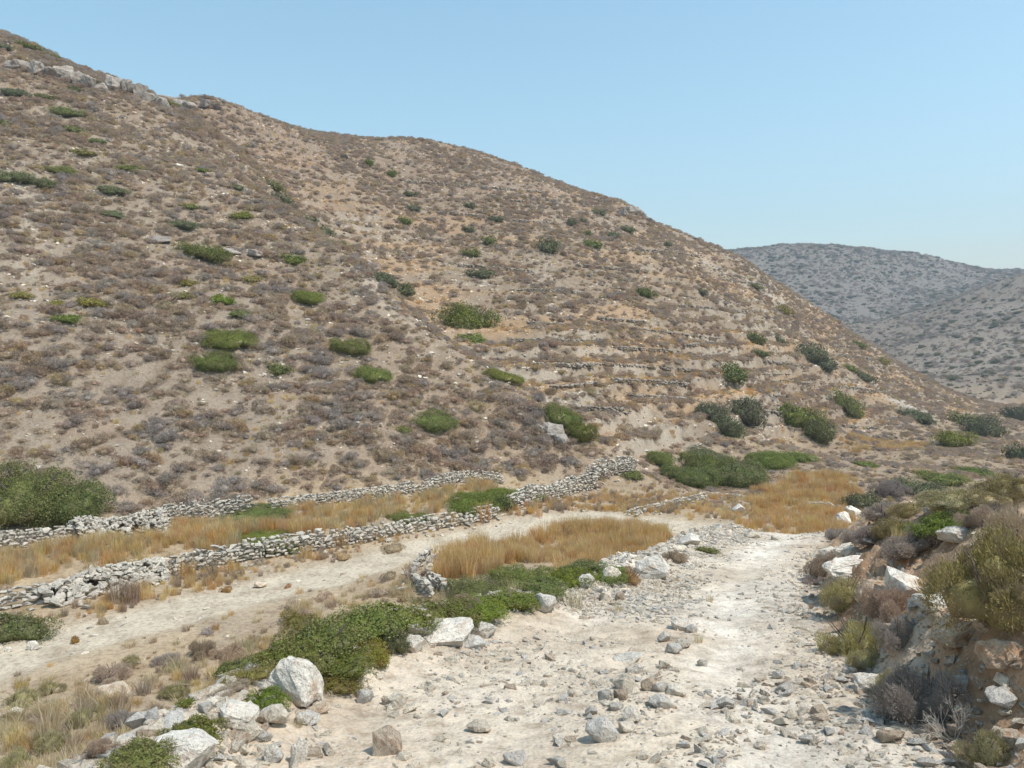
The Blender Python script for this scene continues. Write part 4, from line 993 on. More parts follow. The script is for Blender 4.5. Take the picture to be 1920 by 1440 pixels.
G_LIST = [
    # near hillside
    (380, 465, 96, 42, 'green', 'large dark green bush high on the near hillside, beside the grey ledge'),
    (550, 483, 52, 28, 'green', 'green bush right of the grey ledge on the near hillside'),
    (580, 553, 68, 34, 'bright', 'bright green bush, brightest on the near hillside'),
    (472, 519, 44, 20, 'yellow', 'olive bush between the two larger green bushes on the near hillside'),
    (355, 527, 42, 22, 'yellow', 'yellow-green bush below the large dark green hillside bush'),
    (335, 552, 46, 16, 'yellow', 'low yellow-green bush left of centre on the near hillside'),
    (415, 558, 52, 26, 'bright', 'green bush with a darker one just below it'),
    (445, 585, 46, 22, 'green', 'darker green bush just below a brighter one'),
    (172, 563, 54, 28, 'yellow', 'yellow-green bush in the far left bush group, right of its neighbours'),
    (42, 551, 40, 18, 'yellow', 'yellow-green bush nearest the left edge in the far left bush group'),
    (105, 566, 36, 13, 'yellow', 'smallest yellow-green bush in the far left bush group'),
    (128, 594, 54, 22, 'bright', 'bright green bush lowest in the far left bush group'),
    (430, 630, 98, 38, 'green', 'wide dull green bush, upper of two on the near hillside'),
    (400, 672, 86, 36, 'green', 'wide dull green bush, lower of two on the near hillside'),
    (522, 688, 52, 28, 'green', 'olive green bush right of the two wide dull bushes'),
    (655, 643, 78, 36, 'green', 'green bush with grey lower edge, mid right of the near hillside'),
    (700, 697, 70, 36, 'green', 'dull olive bush with dark twigs near the hillside ridge'),
    (813, 785, 72, 34, 'green', 'lone green bush low on the near hillside'),
    (758, 804, 28, 17, 'green', 'small dark green bush left of the lone low bush'),
    (30, 328, 76, 34, 'dark', 'dark green bush on the left edge of the upper hillside'),
    (82, 340, 56, 30, 'dark', 'dark green bush joined to the left-edge bush of the upper hillside'),
    (120, 317, 64, 22, 'green', 'olive bush above the dark left-edge pair'),
    (210, 353, 62, 20, 'dark', 'dark bush right of the dark left-edge pair'),
    (240, 313, 44, 16, 'green', 'flat olive bush on the upper hillside below the crag'),
    (125, 207, 72, 24, 'green', 'wide olive bush right under the long crag'),
    (140, 240, 50, 20, 'green', 'olive bush, second below the long crag'),
    (155, 283, 52, 16, 'yellow', 'flat yellow-green patch bush, third below the long crag'),
    (185, 262, 44, 14, 'green', 'faint olive bush right of the crag bushes'),
    (345, 418, 64, 24, 'dark', 'grey-green bush above the large dark green hillside bush'),
    (460, 400, 48, 22, 'green', 'olive bush on the ridge side of the near hillside'),
    (448, 350, 30, 13, 'dark', 'small dark bush on the upper ridge side'),
    (380, 317, 28, 12, 'green', 'small olive bush in the middle of the upper hillside'),
    (360, 385, 34, 14, 'green', 'small olive bush above the grey-green one'),
    (210, 398, 62, 10, 'dark', 'dark flat clump under a rock lip on the upper hillside'),
    (46, 82, 54, 18, 'green', 'green bush on the skyline at the far left'),
    (10, 86, 40, 18, 'dark', 'dark bush cut by the left edge just under the skyline'),
    (100, 103, 42, 13, 'green', 'low bush on the left skyline, right of the first'),
    (25, 170, 56, 18, 'dark', 'dark olive bush on the left edge under the crag'),
    (82, 178, 40, 14, 'green', 'olive bush at the foot of the crag'),
    (140, 165, 24, 14, 'green', 'olive tuft growing in front of the crag'),
    (178, 154, 20, 20, 'dark', 'dark bush growing in a cleft of the crag'),
    (196, 165, 16, 22, 'dark', 'narrow dark bush in the crag, right of the cleft'),
    (232, 162, 14, 16, 'dark', 'small dark bush at the right end of the crag'),
    (318, 192, 40, 11, 'green', 'low green bush filling the skyline notch'),
    (345, 191, 34, 9, 'green', 'low green bush right of the skyline notch'),
    (10, 228, 34, 14, 'green', 'small green bush at the left edge below the crag'),
    # gully
    (512, 347, 46, 20, 'green', 'highest green bush in the line along the gully'),
    (525, 374, 52, 26, 'dark', 'grey-green bush, second down the gully line'),
    (575, 412, 46, 20, 'dark', 'dark bush, third down the gully line'),
    (607, 433, 44, 18, 'dark', 'dark bush, fourth down the gully line'),
    (642, 461, 40, 18, 'green', 'green bush, lowest of the upper gully line'),
    (722, 524, 60, 26, 'dark', 'dark green bush at the bend of the gully'),
    (762, 545, 44, 26, 'dark', 'dark bush right of the gully bend'),
    (945, 706, 62, 20, 'green', 'low green bush lying along the ridge edge'),
    (1052, 782, 60, 34, 'green', 'green bush in the lower gully, upper part of the long strip'),
    (1085, 806, 56, 32, 'green', 'green bush in the lower gully, lower part of the long strip'),
    # terraced slope
    (875, 597, 108, 42, 'green', 'wide dark bush at the top of the old terraced fields'),
    (893, 634, 54, 16, 'green', 'flat olive bush just below the wide dark one'),
    (768, 363, 32, 10, 'dark', 'small dark bush, highest in the left column on the terraced slope'),
    (776, 389, 32, 11, 'dark', 'small dark bush, second in the left column on the terraced slope'),
    (760, 414, 28, 13, 'green', 'small olive bush, third in the left column on the terraced slope'),
    (736, 325, 20, 18, 'green', 'upright green bush near the gully head'),
    (645, 293, 14, 18, 'dark', 'small dark upright bush below the saddle of the skyline'),
    (690, 305, 20, 18, 'green', 'olive bush between the gully head and the skyline'),
    (880, 385, 24, 11, 'dark', 'small dark bush in the upper middle of the terraced slope'),
    (928, 410, 26, 14, 'dark', 'grey-green bush in the upper middle of the terraced slope'),
    (878, 430, 22, 11, 'dark', 'small dark bush left of a greener one in the middle row'),
    (915, 451, 28, 18, 'green', 'green bush right end of the middle row'),
    (888, 474, 38, 17, 'green', 'green bush under the middle row'),
    (905, 512, 46, 18, 'dark', 'dull green bush between the middle row and the old fields'),
    (1030, 462, 42, 26, 'dark', 'pale grey-green bush above the old fields'),
    (1070, 417, 18, 18, 'dark', 'dark upright bush under the rocky shoulder'),
    (1092, 413, 16, 10, 'dark', 'small round bush right of the dark upright one'),
    (1101, 438, 15, 13, 'green', 'small round green bush under the rocky shoulder'),
    (1112, 458, 40, 14, 'green', 'elongated green bush under the rocky shoulder'),
    (1150, 441, 26, 11, 'dark', 'flat dark bush right of the elongated green one'),
    (1176, 430, 30, 11, 'dark', 'grey-green bush close below the rocky knob'),
    (1125, 398, 28, 10, 'dark', 'flat grey-green bush left of the rocky knob'),
    (1252, 458, 20, 9, 'dark', 'small dark bush on the right shoulder near the skyline'),
    (1210, 549, 34, 19, 'green', 'single dark green bush in the middle of the right slope'),
    (1315, 546, 22, 10, 'dark', 'small dark bush right of the single mid-slope bush'),
    (1468, 581, 34, 15, 'yellow', 'yellow-green bush near the right skyline of the slope'),
    (1416, 537, 26, 10, 'green', 'low olive bush on the right skyline slope'),
    (1413, 635, 36, 24, 'green', 'dark green bush at the top right of the old fields'),
    (1424, 662, 30, 15, 'green', 'lighter green bush below the dark one, top right of the fields'),
    (1460, 636, 30, 12, 'dark', 'flat dark bush right of the top right field bush'),
    (1520, 662, 50, 30, 'dark', 'dark grey-green bush, left end of the elongated pair'),
    (1548, 680, 44, 24, 'dark', 'dark grey-green bush, right end of the elongated pair'),
    (1373, 700, 54, 30, 'green', 'green bush leaning downhill in the middle of the fields'),
    (1330, 773, 60, 36, 'dark', 'grey-green bush, upper half of the long leaning pair'),
    (1360, 800, 60, 42, 'dark', 'grey-green bush, lower half of the long leaning pair'),
    (1396, 768, 68, 42, 'dark', 'round dark bush right of the long leaning pair'),
    (1500, 782, 70, 42, 'green', 'large green bush at the field foot, upper half'),
    (1533, 806, 62, 40, 'green', 'large green bush at the field foot, lower half'),
    (1587, 758, 64, 28, 'green', 'dull green bush right of the large field-foot bush'),
    (1620, 706, 42, 17, 'dark', 'grey-green bush on the right end of the terraces'),
    (1593, 690, 26, 11, 'green', 'small olive bush right of the elongated pair'),
    (1655, 676, 30, 12, 'yellow', 'yellow-green bush under the right skyline'),
    (1610, 646, 30, 10, 'green', 'low bush on the right skyline edge'),
    (710, 262, 18, 8, 'dark', 'small dark tree-like bush on the skyline hump'),
    # valley
    (1290, 893, 90, 40, 'green', 'left part of the big green thicket on the valley floor'),
    (1375, 890, 100, 46, 'green', 'right part of the big green thicket on the valley floor'),
    (1330, 872, 100, 40, 'green', 'back part of the big green thicket on the valley floor'),
    (1330, 857, 84, 22, 'dark', 'dark grey twiggy bush behind the valley thicket'),
    (1440, 864, 80, 30, 'bright', 'green bush stretching right from the valley thicket'),
    (1492, 856, 60, 18, 'bright', 'flat bright green bush at the right end of the valley thicket'),
    (1240, 860, 52, 26, 'bright', 'green bush at the mouth of the gully'),
    (1192, 888, 40, 22, 'green', 'round green bush beside the wall corner'),
    (1790, 824, 70, 30, 'green', 'green bush at the valley bend, left of the dark one'),
    (1845, 800, 66, 42, 'dark', 'dark bush at the valley bend near the right edge'),
    (1815, 790, 50, 26, 'green', 'olive bush behind the dark valley-bend bush'),
    (1720, 780, 66, 20, 'dark', 'brownish green flat bush left of the valley bend'),
    (1905, 776, 40, 32, 'dark', 'dark bush cut by the right edge above the valley'),
    (1908, 850, 40, 34, 'dark', 'grey dark bush at the right edge above the bank'),
    (1830, 885, 70, 16, 'bright', 'bright green low bush just beyond the bank top'),
    (1620, 870, 44, 9, 'bright', 'tiny bright green patch in the brown valley floor'),
    (1735, 888, 50, 9, 'yellow', 'flat yellow-green patch beyond the bank'),
    # terrace strip
    (45, 915, 180, 118, 'green', 'left half of the huge green bush at the left edge'),
    (125, 928, 130, 96, 'green', 'right half of the huge green bush at the left edge'),
    (38, 1168, 120, 74, 'green', 'dull green bush at the left edge below the walls'),
    (880, 938, 110, 40, 'bright', 'bright green bush on the terrace behind the long wall'),
    (962, 925, 90, 34, 'bright', 'bright green bush behind the terrace bush, towards the well-kept wall'),
    (945, 938, 40, 46, 'green', 'round green bush filling the gap between two walls'),
    (480, 962, 116, 24, 'green', 'flat green bush at the end of the upper terrace wall'),
    (500, 1012, 130, 18, 'green', 'long low green bush hugging the back of the long wall'),
    (768, 968, 80, 18, 'green', 'small low green bush behind the long wall'),
    # slope below the upper road
    (690, 1160, 170, 90, 'green', 'upper right part of the big green thicket below the road'),
    (600, 1190, 170, 96, 'green', 'middle part of the big green thicket below the road'),
    (530, 1222, 130, 80, 'green', 'lower left part of the big green thicket below the road'),
    (640, 1235, 130, 70, 'green', 'front part of the big green thicket below the road'),
    (740, 1190, 70, 70, 'dark', 'dark bush between the big thicket and the white shoulder rocks'),
    (470, 1262, 90, 36, 'yellow', 'olive brown bush at the lower end of the big thicket'),
    (640, 1272, 90, 40, 'yellow', 'yellow-green bush behind the tall white boulder'),
    (500, 1300, 80, 56, 'bright', 'bright green bush left of the tall white boulder'),
    (360, 1365, 130, 70, 'green', 'green bush above the slanting slab at the bottom left'),
    (260, 1410, 150, 76, 'green', 'green bush at the bottom edge, lower left'),
    (345, 1318, 46, 24, 'green', 'small round olive bush in the dry grass, lower left'),
    (985, 1075, 130, 56, 'green', 'dark green bush in front of the straw field, tallest of its row'),
    (900, 1098, 130, 60, 'green', 'green bush left in the row in front of the straw field'),
    (1070, 1078, 110, 44, 'bright', 'light green bush in the row in front of the straw field'),
    (1140, 1068, 90, 30, 'bright', 'low light green bush at the right end of the straw field row'),
    (850, 1140, 130, 56, 'green', 'green bush below the crooked wall, behind the shoulder'),
    (940, 1118, 120, 46, 'green', 'green bush in the middle of the row behind the shoulder'),
    (800, 1165, 70, 40, 'green', 'green bush left of the row behind the shoulder rocks'),
    (760, 1150, 120, 56, 'green', 'green bush joining the thicket to the row behind the shoulder'),
    (460, 1240, 90, 44, 'green', 'green bush at the lower left tip of the big thicket'),
    (570, 1240, 110, 50, 'green', 'green bush at the front left of the big thicket'),
    (700, 1218, 90, 44, 'yellow', 'yellow-green bush between thicket front and white shoulder rocks'),
    (900, 1138, 110, 40, 'bright', 'light green bush left of the rubble heap'),
    (1020, 1098, 120, 36, 'green', 'green bush behind the pointed white stone'),
    (1090, 1058, 100, 30, 'green', 'low green bush along the front of the straw field'),
    (560, 1160, 90, 40, 'yellow', 'olive bush on the far side of the big thicket'),
    (1320, 1028, 50, 14, 'green', 'flat green bush by the far road-edge boulder'),
]
_gh = hits([(g[0], g[1] + g[3] * 0.34) for g in G_LIST])
for g, p in zip(G_LIST, _gh):
    big = p[1] < 30 and g[2] > 60
    bush(*g, near=(p[1] < 30), p=p, parts=(g[2] >= 60), hf=0.72 if big else (1.05 if ('gully' in g[5] or (p[1] > 48 and g[0] > 740)) else 0.72 if p[1] > 40 else 0.8))

# ------------------------------------------------------------------ shrubs along the bank and roadside
K_LIST = [
    (1878, 1062, 215, 205, 'olive', 'large olive-brown bush overhanging the bank at the right'),
    (1905, 985, 110, 110, 'brown', 'brown bush behind the large olive one at the right edge'),
    (1900, 1110, 90, 120, 'olive', 'shaded olive bush at the right edge under the large one'),
    (1612, 1190, 138, 104, 'thyme', 'bushy yellow-green roadside shrub at the foot of the bank'),
    (1590, 1105, 104, 70, 'thyme', 'grey-olive roadside shrub behind the yellow-green one'),
    (1668, 1130, 110, 90, 'brown', 'dry brown shrub between the roadside shrubs and the white slab'),
    (1690, 1180, 70, 70, 'grey', 'grey twiggy shrub in the shade of the bank'),
    (1725, 1290, 150, 130, 'grey', 'dark grey-brown shrub at the foot of the shaded bank'),
    (1685, 1275, 80, 70, 'thyme', 'yellowish shrub at the left side of the dark shrub'),
    (1850, 1388, 110, 84, 'thyme', 'thin yellow-green plant at the bottom right corner'),
    (1628, 1232, 64, 40, 'thyme', 'low tuft in front of the bushy roadside shrub'),
    (1545, 1055, 66, 46, 'brown', 'dry brownish roadside shrub nearest the road crest'),
    (1525, 1085, 40, 24, 'grey', 'small grey roadside tuft below the crest shrub'),
    (1565, 1000, 40, 26, 'grey', 'small grey shrub at the nose of the bank'),
    (1700, 1020, 100, 50, 'grey', 'dark grey dome shrub on the bank, left of the grey stone'),
    (1775, 1058, 100, 62, 'brown', 'purplish brown shrub between white slab and large olive bush'),
    (1640, 1000, 80, 40, 'grey', 'grey shrub on the bank nose, above the thin slab'),
    (1682, 985, 80, 38, 'olive', 'olive shrub in the middle row of the bank top'),
    (1760, 978, 110, 40, 'bright', 'bright green leafy shrub in the middle of the bank top'),
    (1810, 968, 70, 30, 'bright', 'yellowish bright shrub right of the green leafy one'),
    (1660, 955, 84, 40, 'grey', 'grey dome shrub on the left of the bank top'),
    (1715, 950, 80, 34, 'olive', 'olive-yellow shrub right of the grey dome on the bank top'),
    (1620, 938, 76, 46, 'dark', 'dark green-grey bush at the left end of the bank skyline'),
    (1668, 915, 66, 36, 'grey', 'blue-grey shrub on the bank skyline'),
    (1720, 912, 90, 34, 'dark', 'dark olive shrub on the bank skyline'),
    (1790, 932, 120, 36, 'olive', 'broad olive shrub behind the bright green one'),
    (1850, 930, 100, 40, 'olive', 'olive shrub on the bank skyline, left of the tall brown one'),
    (1885, 905, 110, 56, 'olive', 'dark olive-brown bush at the right end of the bank skyline'),
    (1840, 965, 70, 44, 'brown', 'brown shrub below the broad olive shrub on the bank'),
    (1875, 955, 60, 40, 'grey', 'grey shrub at the right of the bank top'),
    (1740, 1000, 60, 30, 'grey', 'small grey shrub under the bright green one'),
    (1600, 1000, 50, 30, 'grey', 'grey shrub between the white rocks at the bank nose'),
    (1770, 895, 80, 24, 'green', 'green shrub on the bank skyline, behind the olive ones'),
    (1182, 1076, 66, 34, 'rust', 'rusty red-brown shrub beside the big pale boulder'),
    (1262, 1042, 44, 26, 'brown', 'brown shrub beyond the big pale boulder'),
    (612, 1218, 64, 34, 'rust', 'rusty brown dome shrub on the green thicket'),
    (870, 1122, 50, 26, 'brown', 'brown shrub among the green row, upper'),
    (845, 1152, 44, 30, 'brown', 'grey-brown shrub among the green row, lower'),
    (915, 1100, 36, 22, 'brown', 'small brown shrub in front of the straw field'),
    (205, 1262, 84, 36, 'brown', 'broad brown shrub on the near verge of the lower track'),
    (240, 1240, 40, 30, 'thyme', 'tan shrub behind the broad brown verge shrub'),
    (310, 1232, 54, 26, 'grey', 'grey-brown shrub on the near verge, right of the tan one'),
    (375, 1215, 60, 34, 'brown', 'purplish brown shrub on the near verge, below the thicket'),
    (430, 1220, 60, 30, 'brown', 'brownish grey shrub next to the lower end of the thicket'),
    (34, 1305, 80, 36, 'thyme', 'tan dome shrub at the left edge in the dry grass'),
    (95, 1288, 54, 28, 'thyme', 'olive-tan shrub right of the tan dome shrub'),
    (160, 1340, 70, 40, 'thyme', 'yellow-green shrub in the lower left dry grass'),
    (230, 1348, 70, 44, 'grey', 'grey shrub by the pinkish boulder, lower left'),
    (290, 1330, 54, 30, 'brown', 'brown shrub left of the small olive bush, lower left'),
    (100, 1380, 80, 50, 'thyme', 'yellow-grey shrub near the bottom left corner'),
    (190, 1400, 70, 40, 'brown', 'brown shrub above the bottom edge, lower left'),
    (40, 1420, 90, 50, 'thyme', 'tan shrub in the bottom left corner'),
    (330, 1290, 60, 24, 'olive', 'olive-brown flat shrub left of the bright green one'),
    (430, 1290, 70, 24, 'brown', 'dry reddish brown strip shrub below the thicket'),
]
_kh = hits([(g[0], g[1] + g[3] * 0.42) for g in K_LIST])
for g, p in zip(K_LIST, _kh):
    bush(*g[:4], 'green', g[5], near=g[4], p=p, parts=True, cat='shrub', hf=1.0, name='roadside_shrub', depth=0.9, lean=0.4)
# dead twigs by the bank
def dead_twigs():
    rng = np.random.RandomState(5); vs, fs, o = [], [], 0
    p0 = hits([(1790, 1385)])[0]
    def limb(a, d, L, r, depth):
        nonlocal o
        b = a + d * L; n = np.cross(d, [0.3, 0.5, 0.8]); n /= np.linalg.norm(n); m = np.cross(d, n)
        for q, rad in ((a, r), (b, r * 0.6)):
            for j in range(4): vs.append(q + (n * math.cos(j * 1.571) + m * math.sin(j * 1.571)) * rad)
        for j in range(4): fs.append([o + j, o + (j + 1) % 4, o + 4 + (j + 1) % 4, o + 4 + j])
        o += 8
        if depth:
            for k in range(3):
                e = d + rng.normal(size=3) * 0.5 + np.array([0, 0, 0.1]); limb(a + d * L * (0.5 + 0.5 * rng.rand()), e / np.linalg.norm(e), L * 0.62, r * 0.55, depth - 1)
    for k in range(9):
        d = np.array([rng.normal() * 0.8 - 0.3, rng.normal() * 0.4 - 0.2, 0.7 + 0.3 * rng.rand()]); limb(np.array([0, 0, -0.03]), d / np.linalg.norm(d), 0.15, 0.005, 3)
    k = mat_leaf('bleached_twig', [(0.36, 0.33, 0.28), (0.48, 0.44, 0.38)], 0.1, 0.0, rough=1)
    tag(add('dead_shrub', mesh_np('dead_twigs', vs, fs, [k]), (p0[0], p0[1], gz(p0[0], p0[1]))), 'bare bleached twigs of a dead shrub at the foot of the bank', 'shrub')
dead_twigs()
# round orange cushions on the verges of the lower track
O_LIST = [(425, 1104, 24, 16, 0, 'orange-brown dome shrub alone on the far verge of the lower track'), (193, 1162, 28, 16, 1, 'tan dome shrub on the far verge, left part of the lower track'),
          (140, 1198, 26, 18, 0, 'orange-brown dome shrub on the left part of the lower track'), (735, 1026, 64, 18, 1, 'long straw-coloured cushion on the far verge below the long wall'),
          (640, 1040, 36, 18, 1, 'tan cushion on the far verge below the long wall'), (1230, 988, 22, 12, 0, 'brown dome shrub in the straw by the track bend'),
          (540, 1098, 18, 10, 0, 'small brown cushion on the lower track verge'), (640, 1008, 24, 18, 0, 'rust cushion against the long wall'), (730, 1078, 40, 20, 1, 'olive-tan cushion left of the crooked wall')]
_oh = hits([(g[0], g[1] + g[3] * 0.4) for g in O_LIST])
for g, p in zip(O_LIST, _oh):
    rx = g[2] * p[1] / FPX / 2 * 1.1; hz = g[3] * p[1] / FPX
    tag(add('cushion_plant', ORANGE[g[4]], (p[0], p[1], gz(p[0], p[1]) - 0.02), (0, 0, BR.uniform(0, 6)), (rx, rx * 0.8, hz)), g[5], 'shrub')

# ------------------------------------------------------------------ cushion shrubs: the largest as things, the rest as one mass each
SR = np.random.RandomState(21)
def sample_box(x0, x1, y0, y1, dens):
    n = int((x1 - x0) * (y1 - y0) * dens)
    return x0 + (x1 - x0) * SR.rand(n), y0 + (y1 - y0) * SR.rand(n)
def in_view(x, y, k=0.80): return (y > 3) & (np.abs(x) < y * k)
def clear_of_bushes(x, y, fac=0.9):
    ok = np.ones(len(x), bool)
    for (bx, by, br) in BUSH_SPOTS:
        ok &= (x - bx) ** 2 + (y - by) ** 2 > (br * fac) ** 2
    return ok
BUSH_SPOTS = []
for o in COL.objects:
    if o.get('category') in ('bush', 'shrub') and o.parent is None:
        sc = max(max(c.scale[:2]) for c in o.children) if o.children else max(o.scale[:2])
        BUSH_SPOTS.append((o.location.x, o.location.y, sc))
GRASS_POLY = {}
def world_poly(px): return [tuple(p[:2]) for p in hits(px)]
GRASS_POLY['terrace'] = world_poly([(-60, 1115), (0, 1098), (150, 1074), (320, 1048), (600, 1002), (780, 968), (920, 938), (930, 905), (860, 903), (770, 927), (600, 947), (480, 968), (320, 990), (200, 1016), (0, 1040), (-60, 1050)])
GRASS_POLY['field'] = world_poly([(826, 1082), (822, 1054), (880, 1036), (990, 1003), (1080, 990), (1170, 980), (1215, 990), (1245, 1010), (1240, 1032), (1160, 1045), (1080, 1058), (960, 1062), (880, 1086)])
GRASS_POLY['valley'] = world_poly([(1385, 1004), (1400, 975), (1390, 945), (1440, 920), (1470, 900), (1520, 888), (1590, 892), (1612, 930), (1590, 990), (1560, 1008), (1480, 1010)])
GRASS_POLY['band'] = world_poly([(1560, 840), (1650, 825), (1730, 832), (1690, 842), (1600, 850)])

def region_points(kind):
    if kind == 'near':
        x, y = sample_box(-110, 14, 26, 126, 3.4)
        z = ground(x, y, full=True)
        m = (z['near'] > 0.2) & in_view(x, y) & (SR.rand(len(x)) < 0.45 + 0.55 * sstep(0.2, 0.65, vnoise(x * 0.5, y * 0.5, 77)) + 0.2 * sstep(0.4, 0.7, vnoise(x * 0.11, y * 0.11, 78)))
        r = 0.21 + 0.50 * SR.rand(len(x)) ** 1.6; r *= 0.8 + 0.6 * vnoise(x * 0.2, y * 0.2, 79)
    elif kind == 'second':
        x, y = sample_box(-60, 130, 48, 176, 2.3)
        z = ground(x, y, full=True)
        m = (z['second'] > 0.5) & in_view(x, y) & (SR.rand(len(x)) < 0.2 + 1.0 * sstep(0.2, 0.75, vnoise(x * 0.16, y * 0.16, 87)))
        r = 0.23 + 0.56 * SR.rand(len(x)) ** 1.9
    elif kind == 'valley':
        x, y = sample_box(-34, 110, 12, 170, 1.3)
        z = ground(x, y, full=True)
        val = np.clip(1 - z['near'] - z['second'] - z['far'] - z['onU'], 0, 1)
        m = (val > 0.6) & in_view(x, y) & (np.abs(z['tr']) > 2.3) & (SR.rand(len(x)) < np.where(y > 46, 1.1, 0.16) * (0.4 + 0.9 * vnoise(x * 0.2, y * 0.2, 97)))
        for k in ('terrace', 'field', 'valley'): m &= ~(in_poly(x, y, GRASS_POLY[k]) & (SR.rand(len(x)) < 0.93))
        r = 0.16 + 0.34 * SR.rand(len(x)) ** 1.5
        r = np.where(y > 60, r * 1.25, r)
    elif kind == 'slope':
        x, y = sample_box(-16, 4, 6, 24, 1.2)
        z = ground(x, y, full=True)
        m = (z['onU'] > 0.5) & (z['s'] < -0.7) & in_view(x, y)
        r = 0.12 + 0.2 * SR.rand(len(x))
    m &= clear_of_bushes(x, y)
    return x[m], y[m], r[m]
CU = {k: region_points(k) for k in ('near', 'second', 'valley', 'slope')}
cx = np.concatenate([CU[k][0] for k in CU]); cy = np.concatenate([CU[k][1] for k in CU]); cr = np.concatenate([CU[k][2] for k in CU])
creg = np.concatenate([np.full(len(CU[k][0]), i) for i, k in enumerate(CU)])
cz = gzs(cx, cy)
cv = SR.randint(0, len(CUSH), len(cx))
cv = np.where((creg == 1) & (cv == 5), 1, cv)
# dominance of grey shrubs changes from place to place
gm = vnoise(cx * 0.07, cy * 0.07, 105); cv = np.where((gm > 0.66) & (SR.rand(len(cx)) < 0.4), 4, cv)
def project(x, y, z):
    f = y * CP - z * SP; u = z * CP + y * SP
    return W / 2 + FPX * x / f, H_PX / 2 - FPX * u / f
ppx, ppy = project(cx, cy, cz + cr * 0.4)
score = np.where((ppx > 5) & (ppx < W - 5) & (ppy > 5) & (ppy < H_PX - 10), cr / cy, 0)
cand = np.argsort(-score)[:700]
hp = hits(np.stack([ppx[cand], ppy[cand]], 1))
vis = cand[np.abs(hp[:, 1] - cy[cand]) < 0.12 * cy[cand] + 0.5][:300]
where = ['on the slope of the near hillside', 'on the terraced slope', 'on the valley floor', 'on the slope below the upper road']
colour = ['brown', 'brown', 'grey', 'brown', 'grey', 'tan', 'brown', 'brown']
LM = [(80, 920, 'the huge left-edge bush'), (380, 465, 'the large green bush by the grey ledge'), (580, 553, 'the brightest hillside bush'), (415, 650, 'the two wide dull bushes'), (655, 643, 'the grey-edged green bush'),
      (700, 697, 'the twiggy olive bush near the ridge'), (813, 785, 'the lone low green bush'), (130, 575, 'the far left bush group'), (240, 960, 'the pale stone heap'), (400, 950, 'the curved upper wall'), (640, 935, 'the straight upper wall'),
      (870, 895, 'the bowed terrace wall'), (1110, 880, 'the wall corner'), (522, 688, 'the olive bush beside the dull pair'), (60, 335, 'the dark left-edge pair'), (1070, 795, 'the lower gully bushes'), (40, 1168, 'the dull left-edge bush'),
      (480, 1102, 'the round cream track stone'), (600, 1190, 'the big roadside thicket'), (205, 1318, 'the pinkish boulder'), (805, 1080, 'the crooked wall'), (1330, 890, 'the big valley thicket'), (1250, 950, 'the ruined wall past the bend'), (1386, 962, 'the bluish field boulder'),
      (1517, 795, 'the large field-foot bush'), (1345, 787, 'the long leaning bushes'), (1845, 800, 'the dark valley-bend bush'), (250, 780, 'the lower bare slope'), (130, 720, 'the left slope shrubs'), (520, 810, 'the grey shrub patch'), (960, 850, 'the foot of the near ridge')]
def beside(px, py, marks):
    d = [(math.hypot((px - a) , (py - b) * 1.5), a, b, t) for a, b, t in marks]; _, a, b, t = min(d)
    far = 'well ' if min(d)[0] > 110 else 'near and ' if min(d)[0] > 55 else 'just '
    if abs(px - a) > abs(py - b) * 1.3: return far + ('left of ' if px < a else 'right of ') + t
    return far + ('above ' if py < b else 'below ') + t
SRCC = {}
def cushion(i):
    k = int(creg[i]); v = int(cv[i])
    w = where[k]
    if k == 0: w = 'low on the near hillside, just above the terrace walls' if ppy[i] > 830 else ('in the middle band of the near hillside' if ppy[i] > 650 else 'high on the near hillside')
    if k == 2: w = 'beside the lower track' if cy[i] < 44 else 'on the far valley floor'
    a, b = slope_rot(cx[i], cy[i], 0.5)
    o = add('cushion_shrub', CUSH[v], (cx[i], cy[i], cz[i] - 0.04 * cr[i]), (a, b, SR.rand() * 6.28), (cr[i], cr[i] * (0.8 + 0.3 * SR.rand()), cr[i] * (0.6 + 0.4 * SR.rand())))
    SRCC.setdefault(v, o)
    lb = ('large ' if cr[i] > 0.75 else 'medium ' if cr[i] > 0.6 else 'small ') + colour[v] + ' dry shrub ' + beside(ppx[i], ppy[i], LM)
    return tag(o, lb, 'shrub', 'dry cushion shrubs on the slopes and valley floor')
for i in vis: cushion(i)
for v in range(len(CUSH)):
    if v not in SRCC: cushion(int(np.where(cv == v)[0][0]))
rest = np.setdiff1d(np.arange(len(cx)), vis)
srcs = [SRCC[v] for v in range(len(CUSH))]
def cushion_mass(idx, name, label, f=1.0):
    n = len(idx); s = cr[idx][:, None] * np.stack([np.ones(n), 0.8 + 0.3 * SR.rand(n), 0.65 + 0.4 * SR.rand(n)], 1) * f
    zz = cz[idx]
    scatter(name, np.stack([cx[idx], cy[idx], zz - 0.05 * cr[idx]], 1), s, np.stack([SR.normal(size=n) * 0.1, SR.normal(size=n) * 0.1, SR.rand(n) * 6.28], 1), cv[idx], srcs, label, 'scrub')
cushion_mass(rest[creg[rest] == 0], 'hillside_scrub', 'mass of small dry cushion shrubs covering the near hillside')
cushion_mass(rest[creg[rest] == 1], 'terrace_scrub', 'mass of dry shrubs over the terraced slope')
cushion_mass(rest[creg[rest] >= 2], 'valley_scrub', 'low dry shrubs strewn over the valley floor')
